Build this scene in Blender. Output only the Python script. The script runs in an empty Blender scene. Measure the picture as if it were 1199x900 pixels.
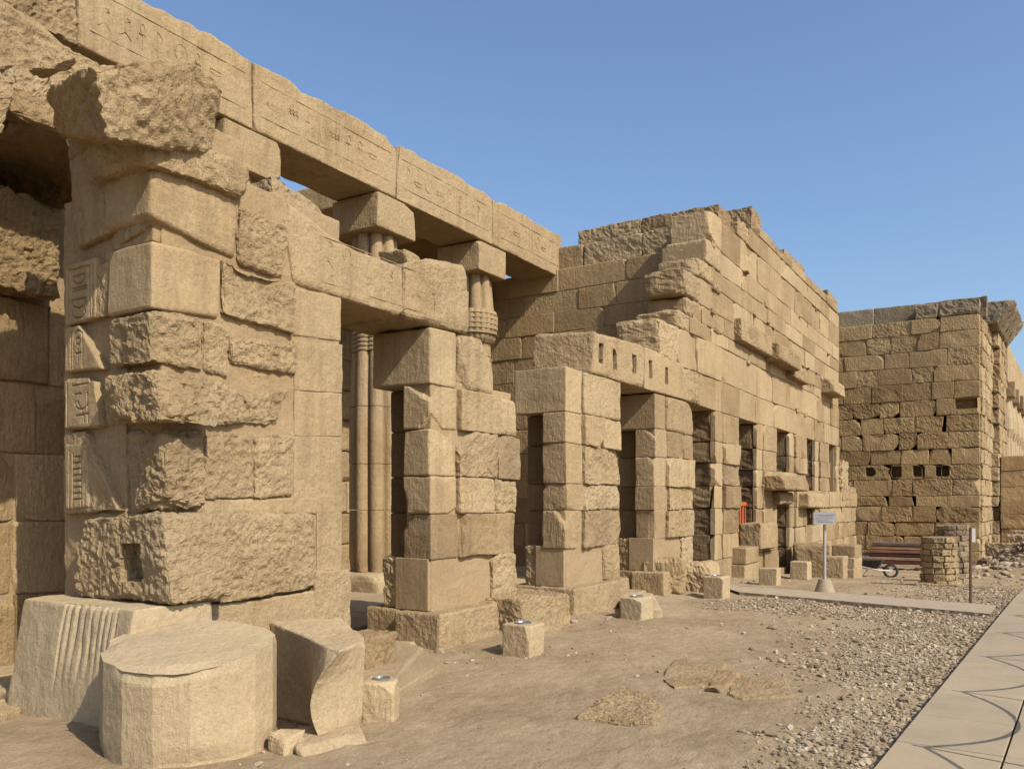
import bpy, math, random
import numpy as np
from mathutils import Vector, Matrix
random.seed(7)
# ------------------------------------------------------------------ camera, sky, sun, exposure
F = 985.0; CX = 600.0; HY = 590.0; H = 1.6
A = math.atan(607.0 / F); CA, SA = math.cos(A), math.sin(A)
sc = bpy.context.scene; C = sc.collection
cam = bpy.data.cameras.new('camera'); cam.sensor_width = 36; cam.lens = 36 * F / 1199.0
cam.shift_y = (HY - 450.0) / 1199.0; cam.clip_start = .05; cam.clip_end = 3000
co = bpy.data.objects.new('camera', cam); C.objects.link(co); sc.camera = co
co.location = (0, 0, H); co.rotation_euler = (math.pi / 2, 0, A - math.pi / 2)
SUN = Vector((-.25, -1.08, 1.0)).normalized()
w = bpy.data.worlds.new('World'); sc.world = w; w.use_nodes = True
nt = w.node_tree; bg = nt.nodes['Background']
sky = nt.nodes.new('ShaderNodeTexSky'); sky.sky_type = 'NISHITA'; sky.sun_disc = False
sky.sun_elevation = math.asin(SUN.z); sky.sun_rotation = math.atan2(SUN.x, SUN.y)
sky.air_density = 1.1; sky.dust_density = 2.2; sky.ozone_density = 4.5; sky.altitude = 0
nt.links.new(sky.outputs[0], bg.inputs[0]); bg.inputs[1].default_value = .15
sl = bpy.data.lights.new('sun', 'SUN'); sl.energy = 4.6; sl.angle = math.radians(.55); sl.color = (1, .925, .81)
so = bpy.data.objects.new('sun', sl); C.objects.link(so); so.rotation_euler = SUN.to_track_quat('Z', 'Y').to_euler(); so.location = (0, 0, 30)
sc.view_settings.view_transform = 'Standard'; sc.view_settings.look = 'None'; sc.view_settings.gamma = 1
sc.view_settings.use_curve_mapping = False; sc.view_settings.exposure = .28
sc.cycles.max_bounces = 6; sc.cycles.diffuse_bounces = 4
# ------------------------------------------------------------------ measuring helpers (photo pixel -> point on a real plane)
def ray(px, py):
    a = (px - CX) / F; return (CA + a * SA, SA - a * CA, (HY - py) / F)
def PY(px, py, Y):
    d = ray(px, py); t = Y / d[1]; return (d[0] * t, Y, H + d[2] * t)
def PX(px, py, X):
    d = ray(px, py); t = X / d[0]; return (X, d[1] * t, H + d[2] * t)
def PG(px, py, z=0.0):
    d = ray(px, py); t = (z - H) / d[2]; return (d[0] * t, d[1] * t, z)
def dist(x, y): return max(3.0, x * CA + y * SA)
# ------------------------------------------------------------------ noise
def _h(ix, iy, iz, s):
    n = (ix * 374761393 + iy * 668265263 + iz * 2147483647 + s * 144665) & 0xffffffff
    n = ((n ^ (n >> 13)) * 1274126177) & 0xffffffff
    n = ((n ^ (n >> 16)) * 2246822519) & 0xffffffff
    return ((n ^ (n >> 15)) & 0xffff) / 32767.5 - 1.0
def vn(p, s=0):
    i = np.floor(p).astype(np.int64); f = p - i; u = f * f * (3 - 2 * f)
    r = 0
    for dx in (0, 1):
        wx = u[:, 0] if dx else 1 - u[:, 0]
        for dy in (0, 1):
            wy = u[:, 1] if dy else 1 - u[:, 1]
            for dz in (0, 1):
                wz = u[:, 2] if dz else 1 - u[:, 2]
                r = r + wx * wy * wz * _h(i[:, 0] + dx, i[:, 1] + dy, i[:, 2] + dz, s)
    return r
def fbm(p, f, o=3, s=0, g=.5):
    a = 1.0; r = 0; t = 0
    for k in range(o):
        r = r + a * vn(p * f + 17.3 * k, s + k); t += a; a *= g; f *= 2.03
    return r / t
# ------------------------------------------------------------------ mesh collector
class MB:
    def __init__(s): s.v = []; s.f = []; s.t = []; s.r = []; s.n = 0
    def add(s, v, f, tint=.5, rough=.5):
        v = np.asarray(v, float); f = np.asarray(f, np.int64)
        if f.shape[1] == 3: f = np.concatenate([f, -np.ones((len(f), 1), np.int64) - s.n], 1)
        s.v.append(v); s.f.append(f + s.n); s.n += len(v)
        s.t.append(np.full(len(v), tint) if np.isscalar(tint) else tint); s.r.append(np.full(len(v), rough) if np.isscalar(rough) else rough)
    def build(s, name, mat, parent=None, smooth=False):
        V = np.concatenate(s.v); Fc = np.concatenate(s.f)
        if parent is not None: V = V - np.array(base_of(parent))
        me = bpy.data.meshes.new(name); me.vertices.add(len(V)); me.vertices.foreach_set('co', V.astype(np.float32).ravel())
        q = Fc[:, 3] >= 0; cnt = np.where(q, 4, 3); L = Fc.ravel(); L = L[L >= 0]
        me.loops.add(len(L)); me.loops.foreach_set('vertex_index', L.astype(np.int32))
        me.polygons.add(len(Fc)); st = np.concatenate([[0], np.cumsum(cnt)[:-1]])
        me.polygons.foreach_set('loop_start', st.astype(np.int32)); 
        me.update(calc_edges=True)
        me.polygons.foreach_set('use_smooth', np.full(len(Fc), bool(smooth)))
        a = me.attributes.new('tint', 'FLOAT', 'POINT'); a.data.foreach_set('value', np.concatenate(s.t).astype(np.float32))
        a = me.attributes.new('rough', 'FLOAT', 'POINT'); a.data.foreach_set('value', np.concatenate(s.r).astype(np.float32))
        me.materials.append(mat); me.validate()
        o = bpy.data.objects.new(name, me); C.objects.link(o)
        if parent is not None: o.parent = parent
        return o
def base_of(o):
    v = Vector((0, 0, 0))
    while o is not None: v = v + o.location; o = o.parent
    return v
def tag(o, label=None, cat=None, group=None, kind=None):
    if label: o['label'] = label
    if cat: o['category'] = cat
    if group: o['group'] = group
    if kind: o['kind'] = kind
    return o
def thing(name, label, cat, loc, group=None):
    o = bpy.data.objects.new(name, None); C.objects.link(o); o.location = loc; o.empty_display_size = .3
    return tag(o, label, cat, group)
def ax(L, cell, r):
    r = min(r, L * .3)
    inner = np.linspace(r, L - r, max(2, int(round((L - 2 * r) / cell)) + 1))
    pts = np.concatenate([[0, r * .35], inner, [L - r * .35, L]])
    return np.unique(np.round(pts, 5)) / L
def stone(mb, c8, cell=.03, r=.03, amp=.006, f=5.0, rough=.5, tint=None, chip=.0, dents=(), dcell=2.0, scoop=0., post=None):
    """an eroded block: c8[i][j][k] are its corners (x,y,z order), tessellated, edges rounded unevenly, worn by noise"""
    c = np.array(c8, float).reshape(2, 2, 2, 3)
    Lx = np.linalg.norm(c[1].mean((0, 1)) - c[0].mean((0, 1))); Ly = np.linalg.norm(c[:, 1].mean((0, 1)) - c[:, 0].mean((0, 1)))
    Lz = np.linalg.norm(c[:, :, 1].mean((0, 1)) - c[:, :, 0].mean((0, 1)))
    if not isinstance(dcell, (tuple, list)): dcell = (1, dcell, 1)
    X, Y, Z = ax(Lx, cell * dcell[0], r), ax(Ly, cell * dcell[1], r), ax(Lz, cell * dcell[2], r)
    nx, ny, nz = len(X), len(Y), len(Z)
    m = np.zeros((nx, ny, nz), bool); m[0] = m[-1] = True; m[:, 0] = m[:, -1] = True; m[:, :, 0] = m[:, :, -1] = True
    idx = -np.ones((nx, ny, nz), np.int64); idx[m] = np.arange(m.sum())
    I = np.argwhere(m); P = np.stack([X[I[:, 0]], Y[I[:, 1]], Z[I[:, 2]]], 1); L = np.array([Lx, Ly, Lz])
    def q(a, b, c_, d): return np.stack([a.ravel(), b.ravel(), c_.ravel(), d.ravel()], 1)
    fs = []
    for A_, fl in ((idx[0], 1), (idx[-1], 0), (idx[:, 0], 0), (idx[:, -1], 1), (idx[:, :, 0], 1), (idx[:, :, -1], 0)):
        a, b, c_, d = A_[:-1, :-1], A_[1:, :-1], A_[1:, 1:], A_[:-1, 1:]
        fs.append(q(a, d, c_, b) if fl else q(a, b, c_, d))
    def tri(U):
        x, y, z = U[:, 0:1], U[:, 1:2], U[:, 2:3]
        return ((c[0, 0, 0] * (1 - z) + c[0, 0, 1] * z) * (1 - y) + (c[0, 1, 0] * (1 - z) + c[0, 1, 1] * z) * y) * (1 - x) + \
               ((c[1, 0, 0] * (1 - z) + c[1, 0, 1] * z) * (1 - y) + (c[1, 1, 0] * (1 - z) + c[1, 1, 1] * z) * y) * x
    W = tri(P); sd = random.randrange(1000)
    p = (P - .5) * L; h = L / 2
    n1 = fbm(W + sd, 2.2, 2, sd); rr = r * np.clip(1.0 + 1.3 * n1, .25, 2.4)
    if chip > 0: rr = rr + .5 * chip * np.clip(fbm(W + sd * 3, 1.6, 2, 5) * 2.2 - .35, 0, 1)
    rr = np.minimum(rr, h.min() * .9)[:, None]
    # rounding
    qd = np.clip(p, -(h - rr), h - rr); d = p - qd; nd = np.linalg.norm(d, axis=1, keepdims=True)
    dn = d / np.maximum(nd, 1e-6); p2 = qd + dn * rr
    if chip > 0:
        for q_ in range(random.choice((1, 2, 2, 3, 4))):
            sg = np.array([random.choice((-1, 1)), random.choice((-1, -1, -1, 1)), random.choice((-1, 1, 1))], float)
            if random.random() < .3 and Lx < .9 * Lz + 1: sg[0] = -1
            nn_ = sg * np.array([random.uniform(.1, 1), random.uniform(.25, 1), random.uniform(.1, 1)]); nn_ /= np.linalg.norm(nn_)
            off = float((nn_ * sg * h).sum()) - random.uniform(.02, .045 + chip * .9)
            e_ = p2 @ nn_ - off + .012 * fbm(W, 6, 2, sd + q_); p2 = p2 - nn_ * np.clip(e_, 0, None)[:, None]
    # wear
    n = fbm(W + sd, f, 4, sd); n2 = fbm(W, f * 5.5, 2, sd + 9)
    dsp = amp * n * 1.5 + amp * rough * .9 * n2
    if rough > .6: dsp = dsp - amp * 1.3 * np.clip(np.abs(fbm(W + 5, f * 2.2, 2, sd + 3)) * 2.2, 0, 1) * (rough - .5)
    if scoop > 0: dsp = dsp - scoop * np.clip(fbm(W + sd, 1.5, 2, sd + 4) * 2.4 - .1, 0, 1)
    p2 = p2 + dn * dsp[:, None]
    W = tri(p2 / L + .5)
    for (axis, a0, a1, z0, z1, dep) in dents:      # holes: axis 1 -> in the -Y face, axis 0 -> in the -X face
        o = 0 if axis == 1 else 1
        if axis == 1: on = P[:, 1] < 1e-6
        else: on = P[:, 0] < 1e-6
        wob = fbm(W, 9, 2, 3) * .008
        ins = on & (W[:, o] > a0 + wob) & (W[:, o] < a1 + wob) & (W[:, 2] > z0 + wob) & (W[:, 2] < z1 + wob)
        W[ins, axis] += dep
    if post: W = post(W, P)
    mb.add(W, np.concatenate(fs), random.random() if tint is None else tint, rough)
def box8(x0, x1, y0, y1, z0, z1, j=0.0):
    u = lambda: random.uniform(-j, j)
    return [[[(x + u(), y + u(), z + u()) for z in (z0, z1)] for y in (y0, y1)] for x in (x0, x1)]
def quadY(pts, Y, depth, taper=0.0):
    """front face traced on plane Y (tl,tr,br,bl pixels), extruded into the wall"""
    tl, tr, br, bl = [PY(x, y, Y) for x, y in pts]
    def pr(a): return [a, (a[0], a[1] + depth, a[2])]
    f, g, h_, k = pr(bl), pr(tl), pr(br), pr(tr)
    return [[[f[0], g[0]], [f[1], g[1]]], [[h_[0], k[0]], [h_[1], k[1]]]]
def quadX(pts, X, depth):
    """-X face traced on plane X (tl,tr,br,bl pixels; left in the photo is farther, larger Y)"""
    tl, tr, br, bl = [PX(x, y, X) for x, y in pts]
    s = lambda a: (a[0] + depth, a[1], a[2])
    return [[[br, tr], [bl, tl]], [[s(br), s(tr)], [s(bl), s(tl)]]]
def sF(mb, pts, Y=5.6, depth=.5, **k):
    x = sum(p[0] for p in [PY(a, b, Y) for a, b in pts]) / 4
    k.setdefault('cell', dist(x, Y) / 420); stone(mb, quadY(pts, Y, depth), **k)
def sS(mb, pts, X, depth=.3, **k):
    k.setdefault('cell', dist(X, 6) / 420); k.setdefault('dcell', (2, 1, 1)); stone(mb, quadX(pts, X, depth), **k)
def cbox(mb, x0, x1, y0, y1, z0, z1, tint=.4, rough=.3):
    v = [(x, y, z) for x in (x0, x1) for y in (y0, y1) for z in (z0, z1)]
    mb.add(v, [(0, 1, 3, 2), (4, 6, 7, 5), (0, 4, 5, 1), (2, 3, 7, 6), (0, 2, 6, 4), (1, 5, 7, 3)], tint, rough)
def tube(mb, pts, rad, n=8, cap=True, tint=.5, rough=.3):
    pts = [Vector(p) for p in pts]; vs = []; fs = []
    rads = rad if isinstance(rad, (list, tuple)) else [rad] * len(pts)
    for i, p in enumerate(pts):
        d = (pts[min(i + 1, len(pts) - 1)] - pts[max(i - 1, 0)]).normalized()
        u = d.orthogonal() if abs(d.z) > .9 else d.cross(Vector((0, 0, 1))); u.normalize(); v = d.cross(u)
        if abs(d.z) > .9: u = Vector((1, 0, 0)); v = d.cross(u).normalized()
        for k in range(n):
            a = 2 * math.pi * k / n; vs.append(p + (u * math.cos(a) + v * math.sin(a)) * rads[i])
    for i in range(len(pts) - 1):
        for k in range(n): fs.append((i * n + k, i * n + (k + 1) % n, (i + 1) * n + (k + 1) % n, (i + 1) * n + k))
    mb.add([tuple(v) for v in vs], fs, tint, rough)
    if cap:
        for i in (0, len(pts) - 1):
            c0 = pts[i]; vv = [tuple(c0)] + [tuple(v) for v in vs[i * n:(i + 1) * n]]
            mb.add(vv, [(0, 1 + k, 1 + (k + 1) % n) for k in range(n)], tint, rough)
# ------------------------------------------------------------------ materials
def mat(name): 
    m = bpy.data.materials.new(name); m.use_nodes = True; return m, m.node_tree, m.node_tree.nodes['Principled BSDF']
def ramp(nt, cols):
    r = nt.nodes.new('ShaderNodeValToRGB'); e = r.color_ramp.elements
    while len(e) < len(cols): e.new(.5)
    for i, (p, c) in enumerate(cols): e[i].position = p; e[i].color = (*c, 1)
    return r
def nz(nt, pos, scale, detail=4, rough=.6):
    n = nt.nodes.new('ShaderNodeTexNoise'); n.inputs['Scale'].default_value = scale; n.inputs['Detail'].default_value = detail
    n.inputs['Roughness'].default_value = rough; nt.links.new(pos, n.inputs['Vector']); return n
def mth(nt, op, a, b):
    n = nt.nodes.new('ShaderNodeMath'); n.operation = op
    for i, x in enumerate((a, b)):
        if isinstance(x, (int, float)): n.inputs[i].default_value = x
        else: nt.links.new(x, n.inputs[i])
    return n.outputs[0]
def mix(nt, f, a, b, mode='MIX'):
    n = nt.nodes.new('ShaderNodeMix'); n.data_type = 'RGBA'; n.blend_type = mode
    for s, x in ((0, f), (6, a), (7, b)):
        if isinstance(x, (int, float)): n.inputs[s].default_value = x
        elif isinstance(x, tuple): n.inputs[s].default_value = (*x, 1)
        else: nt.links.new(x, n.inputs[s])
    return n.outputs[2]
def sandstone(name, dark, mid, light, bump=1.0, stain=.55, pits=1.0, lv=1.0):
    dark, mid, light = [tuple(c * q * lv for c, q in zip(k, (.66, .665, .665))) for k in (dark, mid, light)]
    m, nt, b = mat(name); L = nt.links
    g = nt.nodes.new('ShaderNodeNewGeometry'); pos = g.outputs['Position']
    at = nt.nodes.new('ShaderNodeAttribute'); at.attribute_name = 'tint'
    ar = nt.nodes.new('ShaderNodeAttribute'); ar.attribute_name = 'rough'
    mp = nt.nodes.new('ShaderNodeMapping'); mp.inputs['Scale'].default_value = (1, 1, 4); L.new(pos, mp.inputs['Vector'])
    n1 = nz(nt, pos, 1.3, 5); n2 = nz(nt, mp.outputs[0], 2.2, 6); n3 = nz(nt, pos, 22, 5, .7)
    f = mth(nt, 'ADD', mth(nt, 'MULTIPLY', n1.outputs[0], .45), mth(nt, 'MULTIPLY', n2.outputs[0], .25))
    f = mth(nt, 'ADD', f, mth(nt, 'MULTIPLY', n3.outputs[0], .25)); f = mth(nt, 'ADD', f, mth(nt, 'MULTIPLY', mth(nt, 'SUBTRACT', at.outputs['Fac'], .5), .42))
    r = ramp(nt, [(.25, dark), (.47, mid), (.68, light)]); L.new(f, r.inputs[0])
    # weather stains: dark crust in irregular patches and vertical runs
    mv = nt.nodes.new('ShaderNodeMapping'); mv.inputs['Scale'].default_value = (5, 5, .5); L.new(pos, mv.inputs['Vector'])
    s1 = nz(nt, mv.outputs[0], 1.6, 5); s2 = nz(nt, pos, .8, 3)
    sr = ramp(nt, [(.52, (0, 0, 0)), (.72, (1, 1, 1))]); L.new(mth(nt, 'MULTIPLY', mth(nt, 'ADD', s1.outputs[0], s2.outputs[0]), .53), sr.inputs[0])
    col = mix(nt, mth(nt, 'MULTIPLY', sr.outputs[0], stain), r.outputs[0], tuple(c * .62 for c in dark))
    hv = nz(nt, pos, .55, 3); hr = ramp(nt, [(.42, (0, 0, 0)), (.62, (1, 1, 1))]); L.new(hv.outputs[0], hr.inputs[0])
    col = mix(nt, mth(nt, 'MULTIPLY', hr.outputs[0], .35), col, (mid[0] * .93, mid[1] * 1.0, mid[2] * 1.16))
    # red-brown desert varnish flecks
    n5 = nz(nt, pos, 60, 3, .6); fr = ramp(nt, [(.66, (0, 0, 0)), (.74, (1, 1, 1))]); L.new(n5.outputs[0], fr.inputs[0])
    col = mix(nt, mth(nt, 'MULTIPLY', fr.outputs[0], .3), col, (dark[0] * .6, dark[1] * .5, dark[2] * .4))
    n6 = nz(nt, pos, 120, 4, .75); g6 = ramp(nt, [(.3, (.80, .78, .74)), (.5, (1, 1, 1)), (.7, (1.1, 1.1, 1.1))]); L.new(n6.outputs[0], g6.inputs[0])
    n7 = nz(nt, pos, 34, 5, .7); g7 = ramp(nt, [(.3, (.84, .81, .76)), (.5, (1, 1, 1)), (.7, (1.08, 1.08, 1.08))]); L.new(n7.outputs[0], g7.inputs[0])
    col = mix(nt, 1.0, mix(nt, 1.0, col, g6.outputs[0], 'MULTIPLY'), g7.outputs[0], 'MULTIPLY')
    L.new(col, b.inputs['Base Color']); b.inputs['Roughness'].default_value = .93; b.inputs['Specular IOR Level'].default_value = .15
    # surface relief: grain, chisel strokes, pits
    mc = nt.nodes.new('ShaderNodeMapping'); mc.inputs['Rotation'].default_value = (.7, .6, .5); mc.inputs['Scale'].default_value = (1, 1, .22); L.new(pos, mc.inputs['Vector'])
    c1 = nz(nt, mc.outputs[0], 30, 3, .6); c2 = nz(nt, pos, 13, 6, .68); c3 = nz(nt, pos, 90, 4, .7)
    vo = nt.nodes.new('ShaderNodeTexVoronoi'); vo.inputs['Scale'].default_value = 17; L.new(pos, vo.inputs['Vector'])
    pr = ramp(nt, [(.06, (0, 0, 0)), (.2, (1, 1, 1))]); L.new(vo.outputs[0], pr.inputs[0])
    rf = mth(nt, 'ADD', mth(nt, 'MULTIPLY', ar.outputs['Fac'], 1.3), .18)
    hgt = mth(nt, 'MULTIPLY', mth(nt, 'ADD', mth(nt, 'MULTIPLY', c1.outputs[0], .8), mth(nt, 'MULTIPLY', c2.outputs[0], 1.1)), rf)
    hgt = mth(nt, 'ADD', hgt, mth(nt, 'MULTIPLY', c3.outputs[0], .25))
    hgt = mth(nt, 'ADD', hgt, mth(nt, 'MULTIPLY', mth(nt, 'MULTIPLY', pr.outputs[0], rf), .22 * pits))
    bp = nt.nodes.new('ShaderNodeBump'); bp.inputs['Strength'].default_value = .9 * bump; bp.inputs['Distance'].default_value = .036
    L.new(hgt, bp.inputs['Height']); L.new(bp.outputs[0], b.inputs['Normal']); return m
def plain(name, col, rough=.6, metal=0, var=.15, scale=8, bump=0.):
    m, nt, b = mat(name); g = nt.nodes.new('ShaderNodeTexCoord'); n = nz(nt, g.outputs['Object'], scale, 5)
    r = ramp(nt, [(.3, tuple(c * (1 - var) for c in col)), (.7, tuple(min(1, c * (1 + var)) for c in col))]); nt.links.new(n.outputs[0], r.inputs[0])
    nt.links.new(r.outputs[0], b.inputs['Base Color']); b.inputs['Roughness'].default_value = rough; b.inputs['Metallic'].default_value = metal
    if bump:
        n2 = nz(nt, g.outputs['Object'], scale * 6, 5); bp = nt.nodes.new('ShaderNodeBump'); bp.inputs['Strength'].default_value = bump; bp.inputs['Distance'].default_value = .01
        nt.links.new(n2.outputs[0], bp.inputs['Height']); nt.links.new(bp.outputs[0], b.inputs['Normal'])
    return m
STONE = sandstone('sandstone', (.36, .245, .125), (.52, .37, .20), (.62, .46, .26))
BROWN = sandstone('brown_sandstone', (.33, .215, .10), (.47, .32, .155), (.56, .395, .20), bump=1.2, lv=1.14)
GREY = sandstone('grey_sandstone', (.27, .205, .13), (.37, .285, .18), (.45, .35, .23), stain=.2)
JAMB_SHADE = sandstone('jamb_shade_sandstone', (.21, .14, .075), (.30, .20, .11), (.40, .28, .15), bump=1.1, stain=.3)  # browner jamb stone, darkened: doorway shade is painted into its colour
MORTAR = sandstone('mortar', (.36, .245, .13), (.47, .33, .18), (.54, .39, .22), bump=.6, stain=.3, pits=.2)
PALE = sandstone('pale_stone', (.42, .31, .18), (.56, .42, .245), (.64, .495, .30), bump=.55, stain=.2)
CONC = plain('concrete', (.30, .235, .155), .9, 0, .14, 6, .4)
# ------------------------------------------------------------------ ground
def gz(x, y):
    d = np.clip((x - 15) / 14, 0, 1); s = -.5 * d * d * (3 - 2 * d)
    q = np.exp(-(((x - 31.5) / 2.2) ** 2 + ((y + .4) / 1.3) ** 2)) * 1.0
    s = s + q
    s = s + .05 * np.clip((y - 4.9) / .6, 0, 1) * (y < 6.2)
    return s
def gzn(x, y):
    p = np.stack([x, y, np.zeros_like(x)], 1)
    return gz(x, y) + .035 * fbm(p, .5, 3, 2) + .018 * fbm(p, 3.5, 3, 5) + .011 * np.abs(fbm(p, 9, 2, 8)) - .012
def gpt(x, y): return float(gzn(np.array([float(x)]), np.array([float(y)]))[0])
def axis(a, b, c, far):
    core = np.arange(a, b, c); out = []; s = c; x = b
    while x < far: out.append(x); s *= 1.22; x += s
    lo = []; s = c; x = a
    while x > -far: x -= s; s *= 1.22; lo.append(x)
    return np.array(lo[::-1] + list(core) + out)
gx = axis(3, 12, .035, 400); gx = np.unique(np.concatenate([gx[gx < 12], np.arange(12, 36, .09), gx[gx > 36]])); gy = axis(-.6, 6, .035, 400)
GX, GY = np.meshgrid(gx, gy, indexing='ij'); vx, vy = GX.ravel(), GY.ravel(); vz = gzn(vx, vy)
far_ = np.hypot(vx - 12, vy) > 60; vz[far_] = -.5
n_, k_ = len(gx), len(gy); I = np.arange(n_ * k_).reshape(n_, k_)
g_ = MB(); g_.add(np.stack([vx, vy, vz], 1), np.stack([I[:-1, :-1].ravel(), I[1:, :-1].ravel(), I[1:, 1:].ravel(), I[:-1, 1:].ravel()], 1))
m, nt, b = mat('sand'); L = nt.links; g = nt.nodes.new('ShaderNodeNewGeometry'); pos = g.outputs['Position']
n1 = nz(nt, pos, .7, 5); n2 = nz(nt, pos, 5, 6, .65); n3 = nz(nt, pos, 45, 5, .75)
f = mth(nt, 'ADD', mth(nt, 'MULTIPLY', n1.outputs[0], .5), mth(nt, 'MULTIPLY', n2.outputs[0], .3)); f = mth(nt, 'ADD', f, mth(nt, 'MULTIPLY', n3.outputs[0], .22))
r = ramp(nt, [(.36, (.205, .147, .083)), (.5, (.285, .212, .128)), (.64, (.35, .268, .167))]); L.new(f, r.inputs[0])
v = nt.nodes.new('ShaderNodeTexVoronoi'); v.inputs['Scale'].default_value = 34; L.new(pos, v.inputs['Vector'])
vr = ramp(nt, [(.10, (1, 1, 1)), (.2, (0, 0, 0))]); L.new(v.outputs[0], vr.inputs[0]); nm = nz(nt, pos, 1.1, 3); nr = ramp(nt, [(.45, (0, 0, 0)), (.62, (1, 1, 1))]); L.new(nm.outputs[0], nr.inputs[0])
sp = mth(nt, 'MULTIPLY', vr.outputs[0], nr.outputs[0])
L.new(mix(nt, mth(nt, 'MULTIPLY', sp, .7), r.outputs[0], (.36, .29, .2)), b.inputs['Base Color']); b.inputs['Roughness'].default_value = .95; b.inputs['Specular IOR Level'].default_value = .1
hh = mth(nt, 'ADD', mth(nt, 'MULTIPLY', n3.outputs[0], .5), mth(nt, 'MULTIPLY', nz(nt, pos, 14, 6, .7).outputs[0], 1.0)); hh = mth(nt, 'ADD', hh, mth(nt, 'MULTIPLY', sp, .5))
bp = nt.nodes.new('ShaderNodeBump'); bp.inputs['Strength'].default_value = .8; bp.inputs['Distance'].default_value = .03; L.new(hh, bp.inputs['Height']); L.new(bp.outputs[0], b.inputs['Normal'])
tag(g_.build('ground', m), kind='structure')
# ------------------------------------------------------------------ masonry walls
def zline(Z, u): return Z + .014 * math.sin(u * .9 + Z * 7.1) + .007 * math.sin(u * 2.9 + Z * 11.3)
def wall_course(mb, ori, plane, u0, u1, z0, z1, depth=.4, lmin=.7, lmax=1.5, out=.012, r=.013, amp=.006, rough=(.2, .9), gap=.004, skip=0., chip=.03, cellk=380, sd=0, back=1, dents=(), cuts=None, f=4.0):
    """one course of blocks; ori 'Y': face at Y=plane along X, ori 'X': face at X=plane along Y"""
    us = [u0]
    if cuts: us = [u0] + [c for c in cuts if u0 < c < u1] + [u1]
    else:
        while u1 - us[-1] > lmax: us.append(us[-1] + random.uniform(lmin, lmax))
        if u1 - us[-1] < lmin * .5 and len(us) > 1: us[-1] = u1
        else: us.append(u1)
    for a, b_ in zip(us[:-1], us[1:]):
        if random.random() < skip: continue
        o = random.uniform(-out, out); rg = random.uniform(*rough); g2 = gap / 2
        za0, zb0, za1, zb1 = zline(z0, a), zline(z0, b_), zline(z1, a), zline(z1, b_)
        sl = random.uniform(-.012, .012)
        if ori == 'Y':
            f0 = plane + o
            c8 = [[[(a + g2, f0, za0 + g2), (a + g2 + sl, f0, za1 - g2)], [(a + g2, plane + depth * back, za0 + g2), (a + g2, plane + depth * back, za1 - g2)]],
                  [[(b_ - g2, f0, zb0 + g2), (b_ - g2 + sl, f0, zb1 - g2)], [(b_ - g2, plane + depth * back, zb0 + g2), (b_ - g2, plane + depth * back, zb1 - g2)]]]
            cell = dist((a + b_) / 2, plane) / cellk; dc = (1, 2.5, 1)
        else:
            f0 = plane + o
            c8 = [[[(f0, a + g2, za0 + g2), (f0, a + g2, za1 - g2)], [(f0, b_ - g2, zb0 + g2), (f0, b_ - g2, zb1 - g2)]],
                  [[(plane + depth, a + g2, za0 + g2), (plane + depth, a + g2, za1 - g2)], [(plane + depth, b_ - g2, zb0 + g2), (plane + depth, b_ - g2, zb1 - g2)]]]
            cell = dist(plane, (a + b_) / 2) / cellk; dc = (2.5, 1, 1)
        big = rg > .75
        stone(mb, c8, cell=max(.018, cell), r=r * random.uniform(.7, 1.5), amp=amp * (1.6 if big else .9), rough=rg, f=f, chip=chip if random.random() < .7 else 0, dcell=dc, dents=dents, scoop=.035 if random.random() < .15 else 0)
ZC = [-.1, .43, .97, 1.5, 1.9, 2.45, 2.92, 3.55]
# ================================================================== FRONT PIER (nearest)
t = thing('stone_pier', 'nearest broken sandstone pier with an overhanging eroded top block, left of the open doorway', 'pier', (4.0, 5.6, 0))
mb = MB()
# blocks of the front face, traced one by one; the corner ones show their side as well
def fs(pts, out=0., depth=.5, **k):
    cx_ = sum(p[0] for p in pts) / 4; cy_ = sum(p[1] for p in pts) / 4
    pts = [(p[0] + (1.6 if p[0] > cx_ else -1.6), p[1] + (1.6 if p[1] > cy_ else -1.6)) for p in pts]; sF(mb, pts, 5.6 - out * .7, depth, **k)
fs([(164, 140), (294, 190), (288, 230), (172, 188)], .17, .72, r=.045, amp=.016, rough=.9, f=4, chip=.05, tint=.6)
fs([(179, 188), (280, 233), (277, 303), (178, 252)], .05, .60, r=.03, amp=.008, rough=.25, tint=.6, chip=.05)
fs([(180, 283), (258, 306), (256, 371), (179, 359)], .03, .55, r=.025, amp=.006, rough=.15, tint=.62)
fs([(181, 254), (255, 292), (258, 306), (181, 283)], -.05, .5, r=.015, amp=.004, rough=.2, tint=.35)
fs([(263, 306), (346, 333), (345, 389), (263, 366)], .07, .4, r=.02, amp=.016, rough=.95, scoop=.05, f=5, tint=.64)
fs([(283, 244), (340, 265), (332, 324), (283, 306)], .05, .4, r=.03, amp=.018, rough=.9, tint=.64)
fs([(338, 268), (362, 276), (362, 336), (331, 322)], -.05, .3, r=.015, amp=.005, rough=.6, tint=.35)
fs([(346, 338), (399, 350), (399, 398), (346, 391)], .0, .6, r=.012, amp=.004, rough=.2, tint=.62)
fs([(175, 363), (240, 372), (239, 432), (176, 424)], .04, .55, r=.04, amp=.02, rough=.9, tint=.5, scoop=.03)
fs([(243, 378), (270, 381), (268, 441), (242, 432)], .03, .4, r=.03, amp=.018, rough=.9, tint=.66)
fs([(273, 395), (350, 403), (348, 438), (274, 424)], .05, .4, r=.03, amp=.018, rough=.95, tint=.64)
fs([(275, 428), (348, 441), (348, 462), (300, 452)], -.02, .3, r=.02, amp=.015, rough=.9, tint=.66)
fs([(347, 400), (400, 405), (400, 459), (347, 455)], .0, .6, r=.012, amp=.006, rough=.3, tint=.6)
fs([(177, 434), (262, 446), (284, 494), (189, 494)], .11, .66, r=.05, amp=.022, rough=1., chip=.05, tint=.64)
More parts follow.
